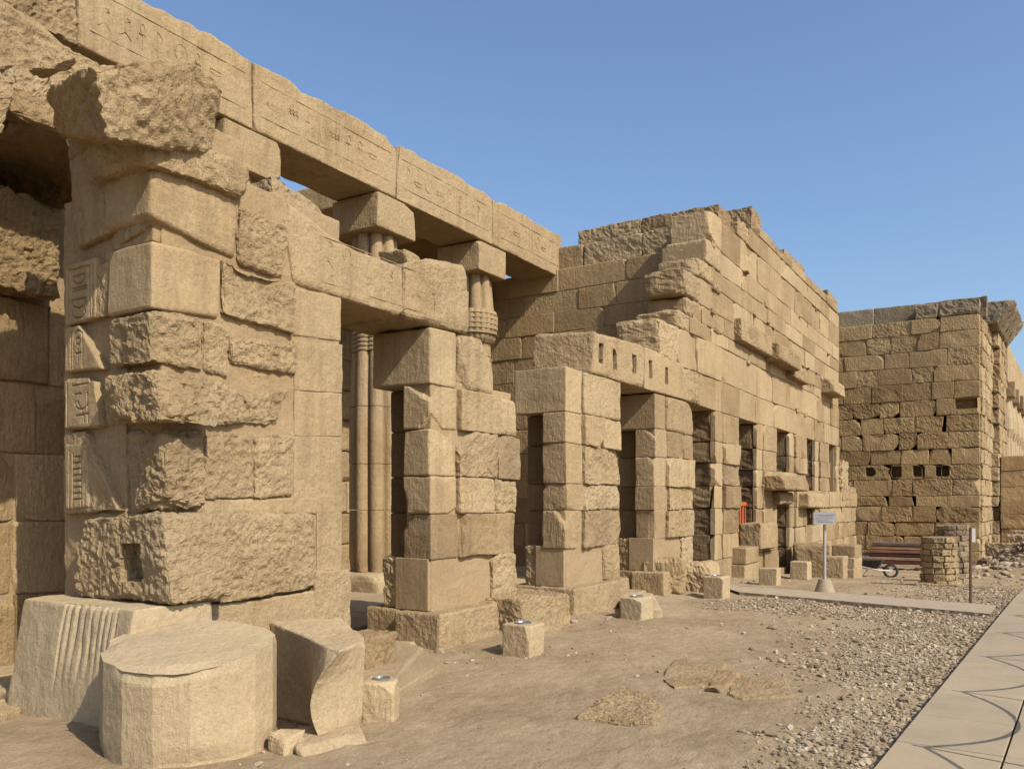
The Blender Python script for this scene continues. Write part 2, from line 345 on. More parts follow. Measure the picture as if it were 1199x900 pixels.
fs([(258, 446), (288, 462), (290, 492), (276, 494)], .08, .5, r=.04, amp=.02, rough=1., tint=.64)
fs([(289, 464), (337, 457), (328, 498), (286, 494)], .06, .5, r=.05, amp=.02, rough=1., chip=.03, tint=.64)
fs([(347, 459), (400, 462), (400, 510), (347, 509)], .0, .6, r=.012, amp=.005, rough=.25, tint=.6)
fs([(191, 502), (241, 505), (241, 583), (196, 586)], .05, .5, r=.04, amp=.02, rough=.95, tint=.64)
fs([(243, 505), (298, 508), (298, 581), (243, 583)], .04, .5, r=.03, amp=.018, rough=.95, tint=.64)
fs([(301, 509), (345, 511), (345, 580), (301, 581)], .04, .5, r=.03, amp=.018, rough=.9, tint=.66)
fs([(346, 512), (400, 513), (400, 600), (346, 599)], .0, .6, r=.012, amp=.005, rough=.35, tint=.6)
fs([(196, 586), (372, 583), (372, 600), (196, 601)], .01, .5, r=.02, amp=.008, rough=.3, tint=.64)
fs([(192, 601), (371, 601), (371, 688), (203, 712)], .16, .9, r=.045, amp=.016, rough=1., chip=.02, tint=.64, dents=[(1, 4.0, 4.16, .95, 1.12, .18)])
fs([(373, 601), (399, 601), (399, 668), (373, 670)], .0, .6, r=.012, amp=.006, rough=.5, tint=.6)
fs([(371, 670), (410, 667), (410, 748), (371, 748)], .12, .8, r=.02, amp=.008, rough=.7, tint=.62)
fs([(205, 713), (300, 704), (300, 800), (205, 800)], .10, .9, r=.02, amp=.006, rough=.3, tint=.66)
fs([(301, 704), (370, 692), (370, 790), (301, 800)], .10, .9, r=.02, amp=.006, rough=.3, tint=.64)
# side face (towards the camera's left)
def ss(pts, X, depth=.3, **k): sS(mb, pts, X, depth, **k)
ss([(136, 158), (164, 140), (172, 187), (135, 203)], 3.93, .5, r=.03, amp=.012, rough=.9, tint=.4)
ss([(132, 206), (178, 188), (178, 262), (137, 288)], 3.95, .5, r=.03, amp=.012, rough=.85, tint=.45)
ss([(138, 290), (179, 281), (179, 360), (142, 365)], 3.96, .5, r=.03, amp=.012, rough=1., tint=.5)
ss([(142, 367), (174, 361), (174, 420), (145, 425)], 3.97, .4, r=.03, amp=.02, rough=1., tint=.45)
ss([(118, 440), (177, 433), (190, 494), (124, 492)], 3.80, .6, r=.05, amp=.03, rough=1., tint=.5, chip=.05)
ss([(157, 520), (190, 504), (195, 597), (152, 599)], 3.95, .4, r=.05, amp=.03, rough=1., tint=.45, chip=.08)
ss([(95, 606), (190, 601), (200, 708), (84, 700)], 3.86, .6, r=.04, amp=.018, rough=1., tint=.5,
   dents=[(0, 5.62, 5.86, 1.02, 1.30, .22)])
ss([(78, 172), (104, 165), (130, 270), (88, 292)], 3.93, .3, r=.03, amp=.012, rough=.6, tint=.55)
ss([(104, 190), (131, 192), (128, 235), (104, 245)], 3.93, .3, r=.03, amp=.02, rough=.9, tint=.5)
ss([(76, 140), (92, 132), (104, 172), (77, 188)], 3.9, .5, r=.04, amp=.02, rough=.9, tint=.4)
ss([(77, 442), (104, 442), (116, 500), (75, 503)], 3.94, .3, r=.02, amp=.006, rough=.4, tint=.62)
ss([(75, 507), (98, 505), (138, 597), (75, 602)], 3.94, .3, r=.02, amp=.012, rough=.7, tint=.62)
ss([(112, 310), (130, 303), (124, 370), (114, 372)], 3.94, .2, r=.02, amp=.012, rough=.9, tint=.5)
mb.build('masonry', STONE, t)
# capital: huge worn cornice block leaning out over both faces
mb = MB()
f0, f1, f2, f3 = PY(104, 70, 5.18), PY(268, 66, 5.3), PY(272, 180, 5.36), PY(124, 168, 5.28)
b0, b3 = PX(50, 104, 3.5), PX(66, 156, 3.75)
sh = lambda p, dx, dy, dz=0: (p[0] + dx, p[1] + dy, p[2] + dz)
def cap_post(W, P):
    n = fbm(W, 1.9, 3, 21); k = np.clip((P[:, 0] - .55) * 2, 0, 1) * (1 - P[:, 1])
    W[:, 2] -= np.clip(P[:, 0] - .75, 0, 1) * 1.1 * np.clip(P[:, 2] - .3, 0, 1); W[:, 1] += k * .22 * np.clip(n + .3, 0, 1) * (1 - P[:, 2] * .6); lower = np.clip(.55 - P[:, 2], 0, 1) * np.clip(P[:, 0] * 2 - .2, 0, 1)
    W[:, 1] += lower * .16 * (1 - P[:, 1]); 
    m = P[:, 0] < .02; W[m, 0] += .012 * np.sin(W[m, 2] * 70 + 6 * W[m, 1]); return W
stone(mb, [[[f3, f0], [b3, b0]], [[f2, f1], [sh(f2, 0, 1.0), sh(f1, -.05, 1.0)]]], cell=.017, r=.04, amp=.022, f=3.2, rough=1., chip=.07, tint=.5, dcell=(1, 1.2, 1), post=cap_post, scoop=.03)
mb.build('capital_block', STONE, t)
mb = MB()
stone(mb, box8(3.62, 4.3, 5.34, 6.75, -.05, .86), cell=.022, r=.03, amp=.008, rough=.3, tint=.6, dcell=1,
      post=lambda W, P: W - np.stack([(.86 - W[:, 2]) * .16 * (P[:, 0] < .5) - np.where((P[:, 0] < .02) & (P[:, 1] > .12) & (P[:, 1] < .62), .02 * np.maximum(0, np.sin(W[:, 1] * 80 + 2 * np.sin(W[:, 1] * 9) + .4 * np.sin(W[:, 2] * 5))) * np.clip((W[:, 2] - .1 - .3 * (1 - P[:, 1])) * 4, 0, 1), 0), 0 * W[:, 0], 0 * W[:, 0]], 1))
mb.build('plinth', PALE, t)
mb = MB(); stone(mb, box8(4.04, 5.975, 5.612, 6.72, -.1, 4.3), cell=.03, r=.02, amp=.010, rough=.4, tint=.4, dcell=1)
stone(mb, box8(4.0, 4.85, 5.65, 6.6, 4.0, 4.65), cell=.05, r=.02, amp=.012, rough=.4, tint=.4, dcell=1)
stone(mb, box8(4.0, 4.3, 6.0, 6.84, -.1, 4.1), cell=.04, r=.02, amp=.015, rough=.6, tint=.4, dcell=1); mb.build('mortar_fill', MORTAR, t)
# carved blocks on the side
def carved(pts, X, strokes, label):
    mb = MB()
    q = [PX(a, b, X) for a, b in pts]; y0 = min(p[1] for p in q); y1 = max(p[1] for p in q); z0 = min(p[2] for p in q); z1 = max(p[2] for p in q)
    segs = []
    for st in strokes:
        for a, b_ in zip(st[:-1], st[1:]): segs.append((y1 - a[0] * (y1 - y0), z1 - a[1] * (z1 - z0), y1 - b_[0] * (y1 - y0), z1 - b_[1] * (z1 - z0)))
    def post(W, P):
        on = P[:, 0] < 1e-6; p = W[:, 1:3]; d = np.full(len(W), 9.)
        for (ay, az, by, bz) in segs:
            a = np.array([ay, az]); v = np.array([by - ay, bz - az]); tt = np.clip(((p - a) @ v) / (v @ v + 1e-9), 0, 1)
            d = np.minimum(d, np.linalg.norm(p - a - tt[:, None] * v, axis=1))
        W[on, 0] += .020 * np.clip(1 - d[on] / .010, 0, 1); return W
    stone(mb, quadX(pts, X, .3), cell=.0075, r=.018, amp=.004, rough=.2, tint=.68, dcell=(4, 1, 1), post=post)
    o = mb.build('carved_block', STONE, t); tag(o, label)
arc = lambda cx, cy, rx, ry, a0, a1, n=12: [(cx + rx * math.cos(math.radians(a0 + (a1 - a0) * i / n)), cy + ry * math.sin(math.radians(a0 + (a1 - a0) * i / n))) for i in range(n + 1)]
carved([(77, 312), (112, 301), (112, 372), (77, 382)], 3.93, [[(.08, .08), (.08, .95)], [(.82, .1), (.82, .9)], [(.9, .1), (.9, .9)], arc(.45, .22, .22, .13, 0, 180) + [(.23, .22), (.67, .22)],
    [(.22, .42), (.70, .40)], [(.22, .47), (.70, .45)], arc(.45, .60, .24, .14, 0, 180) + [(.21, .60), (.69, .60)], arc(.45, .80, .22, .1, 0, 180), [(.08, .1), (.82, .1)]], 'block carved with bowls and paired bars, upper carved one')
carved([(76, 384), (92, 380), (120, 432), (75, 436)], 3.93, [[(.1, .12), (.1, .8)], [(.2, .15), (.2, .9)], arc(.38, .32, .12, .2, 180, 360) + [(.5, .9)], [(.26, .32), (.26, .9)], arc(.38, .34, .06, .07, 0, 360), [(.38, .5), (.38, .75)], [(.32, .6), (.46, .58)]], 'block carved with an upright oval ring, broken on its right')
carved([(76, 446), (110, 446), (116, 498), (75, 502)], 3.92, [[(.1, .05), (.1, .95)], [(.25, .12), (.7, .1)], [(.3, .3), (.5, .3)], arc(.5, .5, .17, .12, 0, 200), [(.4, .45), (.55, .7), (.6, .9)], [(.35, .75), (.7, .72)], [(.68, .3), (.7, .9)]], 'block carved with a bird-like figure')
carved([(76, 520), (100, 520), (104, 594), (76, 598)], 3.925, [[(.2, .1), (.2, .95)], [(.35, .15), (.35, .95)], [(.7, .15), (.7, .95)], [(.85, .1), (.85, .95)]] + [[(.4, .2 + .09 * i), (.65, .19 + .09 * i)] for i in range(8)], 'block carved with a ladder of short bars between tall lines')
# ================================================================== relief strokes helper (raised carving on a -Y face)
def relief(parent, Y, x0, x1, z0, z1, n, name='carved_relief', rad=.004, lines=()):
    mb = MB(); rnd = random.Random(int(x0 * 100)); x = x0 + .1
    def st(pts): tube(mb, [(a, Y, b_) for a, b_ in pts], rad, 5, False, .6, .2)
    for z in lines: st([(x0, z), ((x0 + x1) / 2, z + .004), (x1, z)])
    hgt = z1 - z0
    while x < x1 - .35:
        k = rnd.choice('obrwhf'); w_ = rnd.uniform(.16, .3); c = x + w_ / 2; zc = z0 + hgt * rnd.uniform(.35, .65)
        if k == 'o': st(arc(c, zc, w_ * .4, hgt * .3, 0, 360, 14))
        elif k == 'b': st(arc(c, zc, w_ * .5, hgt * .16, 180, 360)); st([(c - w_ / 2, zc), (c + w_ / 2, zc)])
        elif k == 'r': st([(c - w_ * .2, z0 + hgt * .1), (c - w_ * .2, z1 - hgt * .12), (c + w_ * .15, z1 - hgt * .3), (c - w_ * .2, z0 + hgt * .4)])
        elif k == 'w':
            for q in (0, 1): st([(x + w_ * i / 6, zc + q * hgt * .12 + (.018 if i % 2 else -.018)) for i in range(7)])
        elif k == 'h': st([(c, z0 + hgt * .1), (c, z0 + hgt * .5), (c - w_ * .3, z0 + hgt * .55), (c + w_ * .3, z0 + hgt * .55)]); st(arc(c, z0 + hgt * .72, w_ * .2, hgt * .16, 0, 360, 10))
        else: st([(x, zc - hgt * .25), (c, zc - hgt * .1), (x + w_, zc - hgt * .28)]); st([(c, zc - hgt * .1), (c + w_ * .1, zc + hgt * .2), (x + w_ * .9, zc + hgt * .25), (x + w_ * .6, zc + hgt * .33), (c, zc + hgt * .2)])
        x += w_ + rnd.uniform(.03, .12)
    return mb.build(name, STONE, parent)
# ================================================================== LINTEL over the first doorway
t = thing('door_lintel', 'long carved lintel with a broken top bridging the nearest doorway', 'lintel', (6.6, 5.6, 3.55))
mb = MB()
def lp(W, P):
    k = (P[:, 2] > .3); W[:, 2] += k * (P[:, 2] - .3) * (.10 * np.sin(W[:, 0] * 2.6 + 1.2) + .06 * fbm(W, 2.3, 2, 3)); return W
stone(mb, [[[(5.36, 5.58, 3.56), (5.22, 5.58, 4.24)], [(5.36, 6.6, 3.56), (5.25, 6.6, 4.24)]], [[(6.9, 5.58, 3.56), (6.9, 5.58, 4.08)], [(6.9, 6.6, 3.56), (6.9, 6.6, 4.05)]]], cell=.025, r=.04, amp=.01, rough=.4, tint=.6, post=lp, dcell=(1, 1.6, 1), chip=.06)
stone(mb, [[[(6.905, 5.58, 3.56), (6.905, 5.58, 4.10)], [(6.905, 6.6, 3.56), (6.905, 6.6, 4.05)]], [[(8.12, 5.58, 3.58), (8.10, 5.58, 4.42)], [(8.12, 6.6, 3.58), (8.10, 6.6, 4.38)]]], cell=.025, r=.06, amp=.014, rough=.6, tint=.55, post=lp, dcell=(1, 1.6, 1), chip=.12)
mb.build('beam', STONE, t)
mb = MB(); stone(mb, [[[(5.15, 5.62, 4.2), (5.2, 5.7, 4.5)], [(5.15, 6.3, 4.2), (5.2, 6.3, 4.45)]], [[(5.9, 5.62, 4.2), (5.75, 5.7, 4.48)], [(5.9, 6.3, 4.2), (5.8, 6.3, 4.4)]]], cell=.03, r=.06, amp=.02, rough=.9, tint=.5, chip=.1, dcell=1); 
stone(mb, [[[(7.06, 5.6, 4.0), (6.94, 5.6, 4.30)], [(7.06, 6.0, 4.0), (6.94, 6.0, 4.33)]], [[(7.3, 5.6, 4.0), (7.2, 5.6, 4.28)], [(7.3, 6.0, 4.0), (7.2, 6.0, 4.25)]]], cell=.03, r=.04, amp=.015, rough=.7, tint=.6, chip=.05, dcell=1)
mb.build('top_fragment', STONE, t)
relief(t, 5.579, 5.6, 7.9, 3.68, 4.1, 8, lines=(3.66, 4.08))
# ================================================================== piers 2, 3, 4 ... of the screen wall
def pier_blocks(mb, a, b, strip, courses, first=True, right=None, panel=.06, rag=.08):
    for i, (z0, z1) in enumerate(courses):
        rb = right[i] if right else b
        cutx = a + strip + (random.uniform(-.05, .10) if i else 0); random.random()
        # jamb strip, dressed
        wall_course(mb, 'Y', 5.6, a + random.uniform(-.02, .03), cutx, z0, z1, .38, out=.015, r=.016, amp=.007, rough=(.1, .7), cuts=[], sd=z0, chip=.13)
        m2 = random.random()
        cuts = [cutx + (rb - cutx) * random.uniform(.35, .75)] if (rb - cutx) > .8 and m2 < .6 else []
        wall_course(mb, 'Y', 5.6 - panel * random.uniform(.3, 1.2), cutx + .006, rb + random.uniform(-rag, rag) * .5, z0, z1, .5, out=.012, r=.02, amp=.012, rough=(.4, 1.), cuts=cuts, sd=z0, chip=.13)
        # inner jamb, set back behind the stop
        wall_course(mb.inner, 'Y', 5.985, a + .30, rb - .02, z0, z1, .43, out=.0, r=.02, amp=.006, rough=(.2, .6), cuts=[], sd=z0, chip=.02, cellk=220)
def pier(i, a, b, label, right=None, zt=3.55, extra=None):
    t = thing('stone_pier', label, 'pier', (a, 5.6, 0), 'piers of the doorway screen')
    mb = MB(); mb.inner = MB(); cs = [(ZC[k], ZC[k + 1]) for k in range(2, 6)]
    pier_blocks(mb, a, b, .52, cs, right=right)
    # head block runs the full depth of the jamb
    wall_course(mb, 'Y', 5.6, a, a + .5, 2.92, zt, .84, out=.0, r=.02, amp=.008, rough=(.2, .3), cuts=[], chip=.10)
    wall_course(mb, 'Y', 5.56, a + .52, (right[-1] if right else b), 2.92, zt, .84, out=.0, r=.04, amp=.01, rough=(.7, .8), cuts=[], chip=.2)
    mb.inner.build('inner_jamb', JAMB_SHADE, t)
    mb.build('masonry', STONE, t)
    mb = MB(); stone(mb, box8(a + .04, b - .06, 5.62, 5.97, -.1, 3.0), cell=.06, r=.02, amp=.01, rough=.3, tint=.5, dcell=1)
    stone(mb, box8(a + .34, b - .06, 5.9, 6.40, -.1, 3.0), cell=.06, r=.02, amp=.01, rough=.3, tint=.5, dcell=1)
    mb.build('mortar_fill', MORTAR, t)
    mb = MB()
    stone(mb, box8(a + .0, a + .12 + (b - a) * .55, 5.63, 6.1, .42, 1.0), cell=.03, r=.01, amp=.003, rough=.1, tint=.7, dcell=1)
    mb.build('repaired_panel', MORTAR, t)
    mb = MB()
    stone(mb, box8(a + (b - a) * .68, b - .02, 5.56, 6.2, .42, 1.0, .015), cell=.03, r=.04, amp=.018, rough=.9, dcell=1.5, chip=.06); mb.build('lower_block', STONE, t); mb = MB()
    stone(mb, box8(a + .02, a + .2, 5.78, 6.3, .42, .99, .01), cell=.03, r=.03, amp=.02, rough=.9, dcell=1)
    mb.build('lower_block', STONE, t)
    mb = MB(); c = a + (b - a) * .56
    stone(mb, box8(a - .14, c, 5.38, 6.0, -.15, .42, .01), cell=.026, r=.03, amp=.008, rough=.7, tint=.6, dcell=1); mb.build('plinth', STONE, t); mb = MB()
    stone(mb, box8(c + .01, b + .05, 5.42, 6.1, -.15, .43, .02), cell=.026, r=.035, amp=.012, rough=.8, tint=.55, dcell=1)
    mb.build('plinth', STONE, t)
    mb = MB(); stone(mb, box8(a - .02, b, 6.02, 6.5, -.15, .42), cell=.05, r=.03, amp=.01, rough=.6, tint=.5, dcell=1); mb.build('plinth', STONE, t)
    return t
random.seed(11)
p2 = pier(2, 7.38, 9.15, 'second pier from the left, carrying the right end of the long broken lintel', right=[9.1, 9.15, 9.17, 9.15, 8.6])
random.seed(15)
p3 = pier(3, 10.54, 12.34, 'free pier carrying the left end of the slotted lintel', right=[12.33, 12.33, 12.34, 12.33, 12.34])
mb = MB(); stone(mb, box8(8.5, 9.75, 5.1, 6.2, -.2, .48, .04), cell=.026, r=.06, amp=.02, rough=.9, tint=.45, chip=.06, dcell=1); mb.build('footing_block', STONE, p2)
random.seed(13)
p4 = pier(4, 13.87, 15.74, 'pier right of the slotted lintel with a rounded boulder at its foot')
# ---- slotted lintel on top of pier 3 and 4
t = thing('door_lintel', 'sandstone lintel pierced by a row of narrow upright slots', 'lintel', (11.4, 5.6, 3.55))
slots = []
for px, py in ((703, 414), (719, 421), (742, 426), (761, 433), (780, 440)):
    p = PY(px, py, 5.6); slots.append((1, p[0] - .07, p[0] + .07, p[2] - .15, p[2] + .15, .35))
mb = MB()
stone(mb, [[[(11.36, 5.58, 3.56), (11.42, 5.58, 4.20)], [(11.30, 6.6, 3.56), (11.34, 6.6, 4.26)]], [[(13.35, 5.58, 3.56), (13.35, 5.58, 4.30)], [(13.35, 6.6, 3.56), (13.35, 6.6, 4.32)]]], cell=.017, r=.05, amp=.012, rough=.6, tint=.6, chip=.1, dents=slots, dcell=(1, 2, 1))
stone(mb, [[[(13.36, 5.58, 3.56), (13.36, 5.58, 4.28)], [(13.36, 6.6, 3.56), (13.36, 6.6, 4.25)]], [[(15.3, 5.58, 3.58), (15.25, 5.58, 4.22)], [(15.3, 6.6, 3.58), (15.25, 6.6, 4.2)]]], cell=.017, r=.025, amp=.008, rough=.5, tint=.65, dents=slots, dcell=(1, 2, 1))
mb.build('beam', STONE, t)
# ================================================================== COLUMNS
def lathe_lobed(mb, cx, cy, prof, lobes, depth, n=96, tint=.5, rough=.3, amp=.004):
    """bundle-column section: lobes round stems"""
    th = np.linspace(0, 2 * math.pi, n, endpoint=False); vs = []
    zs, rs, dp = zip(*prof)
    zz = np.concatenate([np.linspace(zs[i], zs[i + 1], max(2, int((zs[i + 1] - zs[i]) / .07) + 1))[:-1] for i in range(len(zs) - 1)] + [[zs[-1]]])
    rr = np.interp(zz, zs, rs); dd = np.interp(zz, zs, dp)
    c = np.abs(np.cos(th * lobes / 2)); lob = np.sqrt(np.clip(1 - (1 - c) ** 2, 0, 1)) if False else np.sqrt(np.clip(c, 0, 1))
    R = rr[:, None] * (1 - dd[:, None] * (1 - lob[None]))
    X = cx + R * np.cos(th); Y = cy + R * np.sin(th); Z = np.repeat(zz[:, None], n, 1)
    V = np.stack([X.ravel(), Y.ravel(), Z.ravel()], 1); V[:, :2] += (amp * fbm(V, 4, 3, 3))[:, None]
    i = np.arange(len(zz) - 1)[:, None] * n; k = np.arange(n)[None]; k2 = (k + 1) % n
    Fq = np.stack([(i + k).ravel(), (i + k2).ravel(), (i + n + k2).ravel(), (i + n + k).ravel()], 1); mb.add(V, Fq, tint, rough)
    m_ = (len(zz) - 1) * n; V2 = np.concatenate([V[m_:], [[cx, cy, zz[-1]]], V[:n], [[cx, cy, zz[0]]]])
    mb.add(V2, [(kk, (kk + 1) % n, n) for kk in range(n)] + [(n + 1 + (kk + 1) % n, n + 1 + kk, 2 * n + 1) for kk in range(n)], tint, rough)
def column(cx, cy, label, broken=False, zt=6.9, sc_=1.0):
    t = thing('papyrus_column', label, 'column', (cx, cy, 0), 'bundled columns of the portico')
    mb = MB(); stone(mb, box8(cx - .62, cx + .62, cy - .62, cy + .62, -.05, .42), cell=.05, r=.14, amp=.008, rough=.5, tint=.6, dcell=1); mb.build('base', PALE, t)
    R = .45
    mb = MB()
    zs = [.42, 1.5, 2.3, 3.3]; 
    for i in range(3): lathe_lobed(mb, cx, cy, [(zs[i] + .004, R * .93 if i == 0 else R, .38), (min(zs[i] + .25, zs[i + 1] - .1), R, .38), (zs[i + 1] - .006, R * .99, .38)], 8, .3, tint=.5 + .12 * (i % 2))
    lathe_lobed(mb, cx, cy, [(3.305, R * .97, .38), (3.7, R * .95, .3), (4.25, R * .9, .3)], 8, .3, tint=.6)
    for k in range(5): lathe_lobed(mb, cx, cy, [(4.26 + .075 * k, R * .88, .12), (4.29 + .075 * k, R * .93, .12), (4.325 + .075 * k, R * .88, .12)], 8, .1, tint=.5)
    mb.build('shaft', STONE, t, smooth=True)
    mb = MB()
    lathe_lobed(mb, cx, cy, [(4.66, R * .84, .1), (4.93, R * .84, .1), (4.97, R * 1.04, .06), (5.2, R * 1.16, .06), (5.45, R * 1.18, .06), (5.58, R * 1.1, .06)], 24, .1, n=144, tint=.45)
    for k in range(5): lathe_lobed(mb, cx, cy, [(5.08 + .1 * k, R * 1.14, .02), (5.095 + .1 * k, R * 1.195, .02), (5.11 + .1 * k, R * 1.14, .02)], 8, .1, tint=.45)
    lathe_lobed(mb, cx, cy, [(5.59, R * 1.0, .36), (5.62, R * 1.0, .36), (6.3, R * .86, .36)], 8, .3, tint=.55)
    mb.build('capital', STONE, t, smooth=True)
    mb = MB(); stone(mb, box8(cx - .51, cx + .51, cy - .51, cy + .55, 6.3, zt - .01), cell=.035, r=.025, amp=.006, rough=.4, tint=.5, chip=.06, dcell=1); mb.build('abacus', STONE, t)
    return t
CY = 9.9
column(8.25, CY, 'bundled column whose top shows above the nearest pier, left of the others')
column(11.43, CY, 'bundled column standing in the nearest doorway, under the middle of the long beams')
column(14.5, CY, 'bundled column with a ribbed bud capital, nearest the tall cross wall')
# ================================================================== ARCHITRAVE
t = thing('architrave', 'row of long stone beams laid across the column tops, from the left edge to the cross wall', 'beam', (8.25, 9.4, 6.9))
random.seed(5)
def topw(W, P):
    W[:, 2] -= (P[:, 2] > .55) * (P[:, 2] - .55) * 2 * np.clip(.03 + .10 * fbm(W, 2.6, 4, 31), 0, .14); return W
jx = [1.2, 5.66, 8.25, 11.43, 14.5, 17.5]
for i, (a, b_) in enumerate(zip(jx[:-1], jx[1:])):
    mb = MB()
    stone(mb, [[[(a + .01, 9.4, 6.92), (a + .02, 9.4, 7.93)], [(a + .01, 10.4, 6.92), (a + .02, 10.4, 7.93)]], [[(b_ - .01, 9.4, 6.92), (b_ - .01, 9.4, 7.93)], [(b_ - .01, 10.4, 6.92), (b_ - .01, 10.4, 7.93)]]],
          cell=.035, r=.03, amp=.009 if i else .03, rough=.35 if i else 1., tint=[.4, .62, .55, .6, .5][i], post=topw, chip=.05, dcell=(1, 2, 1))
    o = mb.build('beam', STONE, t)
    if i: relief(o, 9.398, a + .15, b_ - .15, 7.2, 7.62, 8, rad=.006, lines=(7.16, 7.66))
# ================================================================== CROSS WALL
random.seed(21)
t = thing('masonry_wall', 'tall shaded cross wall of big squared blocks behind the bud column, topped by rising courses', 'wall', (17.0, 9, 0))
mb = MB(); z = 0.; zs = [0., .6, 1.15, 1.7, 2.25, 2.8, 3.35, 3.95, 4.5, 5.05, 5.6, 6.05, 6.55, 7.05]
for i in range(len(zs) - 1):
    u1 = 13.5 if zs[i] < 7.0 else 9.39
    wall_course(mb, 'X', 17.2 + random.uniform(-.01, .02), 6.5, u1, zs[i], zs[i + 1], .5, .9, 1.9, out=.015, r=.018, amp=.006, rough=(.2, .8), sd=i, cellk=360, chip=.03)
mb.build('lower_courses', BROWN, t)
mb = MB()
wall_course(mb, 'X', 17.35, 6.1, 9.5, 7.05, 7.62, .6, .9, 1.8, r=.03, amp=.012, rough=(.6, .9), sd=3)
wall_course(mb, 'X', 17.9, 5.75, 9.2, 7.6, 8.12, .9, 1.2, 2.0, r=.04, amp=.015, rough=(.7, 1), sd=4)
mb.build('top_course', STONE, t)
mb = MB(); cbox(mb, 17.24, 17.8, 6.5, 13.4, -.3, 7.0); cbox(mb, 17.5, 18.3, 6.2, 9.3, 7.0, 7.6); mb.build('core', MORTAR, t, smooth=False)
# ================================================================== PORTICO BACK WALL, ROOF
random.seed(22)
t = thing('masonry_wall', 'rear wall of the portico, its worn parapet showing under the long beams', 'wall', (10, 13.3, 0))
mb = MB(); zz = [0, .7, 1.4, 2.1, 2.8, 3.5, 4.2, 4.9, 5.6, 6.3, 7.0, 7.6, 8.15]
for i in range(len(zz) - 1): wall_course(mb, 'Y', 13.3, 2.0, 17.0, zz[i], zz[i + 1], .5, 1.0, 2.0, out=.02, r=.04, amp=.012, rough=(.4, .9), sd=i, cellk=200, chip=.08)
stone(mb, box8(12.0, 12.6, 13.3, 13.8, 8.0, 8.4, .05), cell=.06, r=.08, amp=.04, rough=1, dcell=1)
mb.build('masonry', STONE, t)
mb = MB(); cbox(mb, 2, 17, 13.4, 14, -.3, 8.0); mb.build('core', MORTAR, t, smooth=False)
t = thing('roof_slab', 'dark-soffited roof slabs spanning behind the beams up to the cross wall', 'roof', (14, 11.5, 7.5))
mb = MB()
for k in range(4): stone(mb, box8(11.95 + 1.26 * k, 13.2 + 1.26 * k, 10.42, 13.28, 7.3, 7.8, .01), cell=.12, r=.03, amp=.01, rough=.4, dcell=1)
mb.build('slab', BROWN, t)
# ================================================================== TALL FACADE
random.seed(31)
t = thing('temple_facade', 'long tall sunlit facade with narrow door and window openings and a stepped broken left end', 'building', (17, 5.6, 0))
mb = MB()
MJ = {}; doors = [(15.74, 17.17, -.3), (18.8, 20.33, -.3), (22.13, 23.56, 2.25), (25.38, 26.75, 2.0), (28.66, 30.08, 2.05)]
low = {2: (22.13, 23.56, -.3, 2.0), 3: (25.38, 26.75, .75, 1.6)}
def segs(u0, u1, z0, z1):
    out = [(u0, u1)]
    zc = (z0 + z1) / 2
    cutl = [(a, b_) for a, b_, zb in doors if zb < zc < 3.55] + [(a, b_) for a, b_, q0, q1 in low.values() if q0 < zc < q1]
    for a, b_ in cutl:
        new = []
        for s, e in out:
            if b_ <= s or a >= e: new.append((s, e)); continue
            if a > s: new.append((s, a))
            if b_ < e: new.append((b_, e))
        out = new
    return out
zc_ = [-.6, -.1, .43, .97, 1.5, 2.0, 2.45, 2.92, 3.55]
for i in range(len(zc_) - 1):
    z0, z1 = zc_[i], zc_[i + 1]
    for s, e in segs(15.76, 33.5 if z1 < 2.1 else 30.6, z0, z1):
        first = s in [d[1] for d in doors]
        if e - s > 1.0:
            c = s + .5
            wall_course(mb, 'Y', 5.6, s, c, z0, z1, .11, out=.008, r=.016, amp=.005, rough=(.1, .5), cuts=[], sd=z0, chip=.06, cellk=400)
            wall_course(mb, 'Y', 5.6 - random.uniform(.0, .09), c + .015, e, z0, z1, .5, .6, 1.3, out=.008, r=.014, amp=.009, rough=(.3, 1.), sd=z0, chip=.06, cellk=400)
        else: wall_course(mb, 'Y', 5.6, s, e, z0, z1, .5, out=.01, cuts=[], sd=z0)
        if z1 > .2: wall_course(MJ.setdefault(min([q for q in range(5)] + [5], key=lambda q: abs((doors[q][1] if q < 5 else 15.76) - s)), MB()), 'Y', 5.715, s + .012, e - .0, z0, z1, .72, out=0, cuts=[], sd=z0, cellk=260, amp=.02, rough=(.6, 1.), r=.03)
mb.build('pier_courses', STONE, t); [q.build('inner_jamb', JAMB_SHADE, t) for q in MJ.values()]
mb = MB()
up = [(3.555, 4.2, 15.26), (4.2, 4.92, 14.0), (4.92, 5.22, 14.9), (5.22, 5.6, 15.45), (5.6, 6.1, 15.25), (6.1, 6.5, 16.05), (6.5, 6.95, 16.5), (6.95, 7.62, 16.75), (7.62, 8.06, 18.7)]
for i, (z0, z1, xl) in enumerate(up):
    r0 = .06 if i in (1, 2, 3, 4, 5) else .03
    e0 = xl + random.uniform(.7, 1.0)
    wall_course(mb, 'Y', 5.58, xl, e0, z0, z1, .85, out=.03, r=r0, amp=.014, rough=(.6, 1.), cuts=[], sd=i, chip=.10, cellk=420)
    wall_course(mb, 'Y', 5.6, e0, 30.5, z0, z1, .5, .9, 2.3, out=.010, r=.014, amp=.006, rough=(.1, .6), sd=i, chip=.08, cellk=420, gap=.006)
wall_course(mb, 'Y', 5.6, 20.6, 30.3, 8.1, 8.35, .5, 1.2, 2.4, r=.03, amp=.01, rough=(.3, .7), sd=12, chip=.06)
mb.build('upper_courses', STONE, t)
mb = MB()
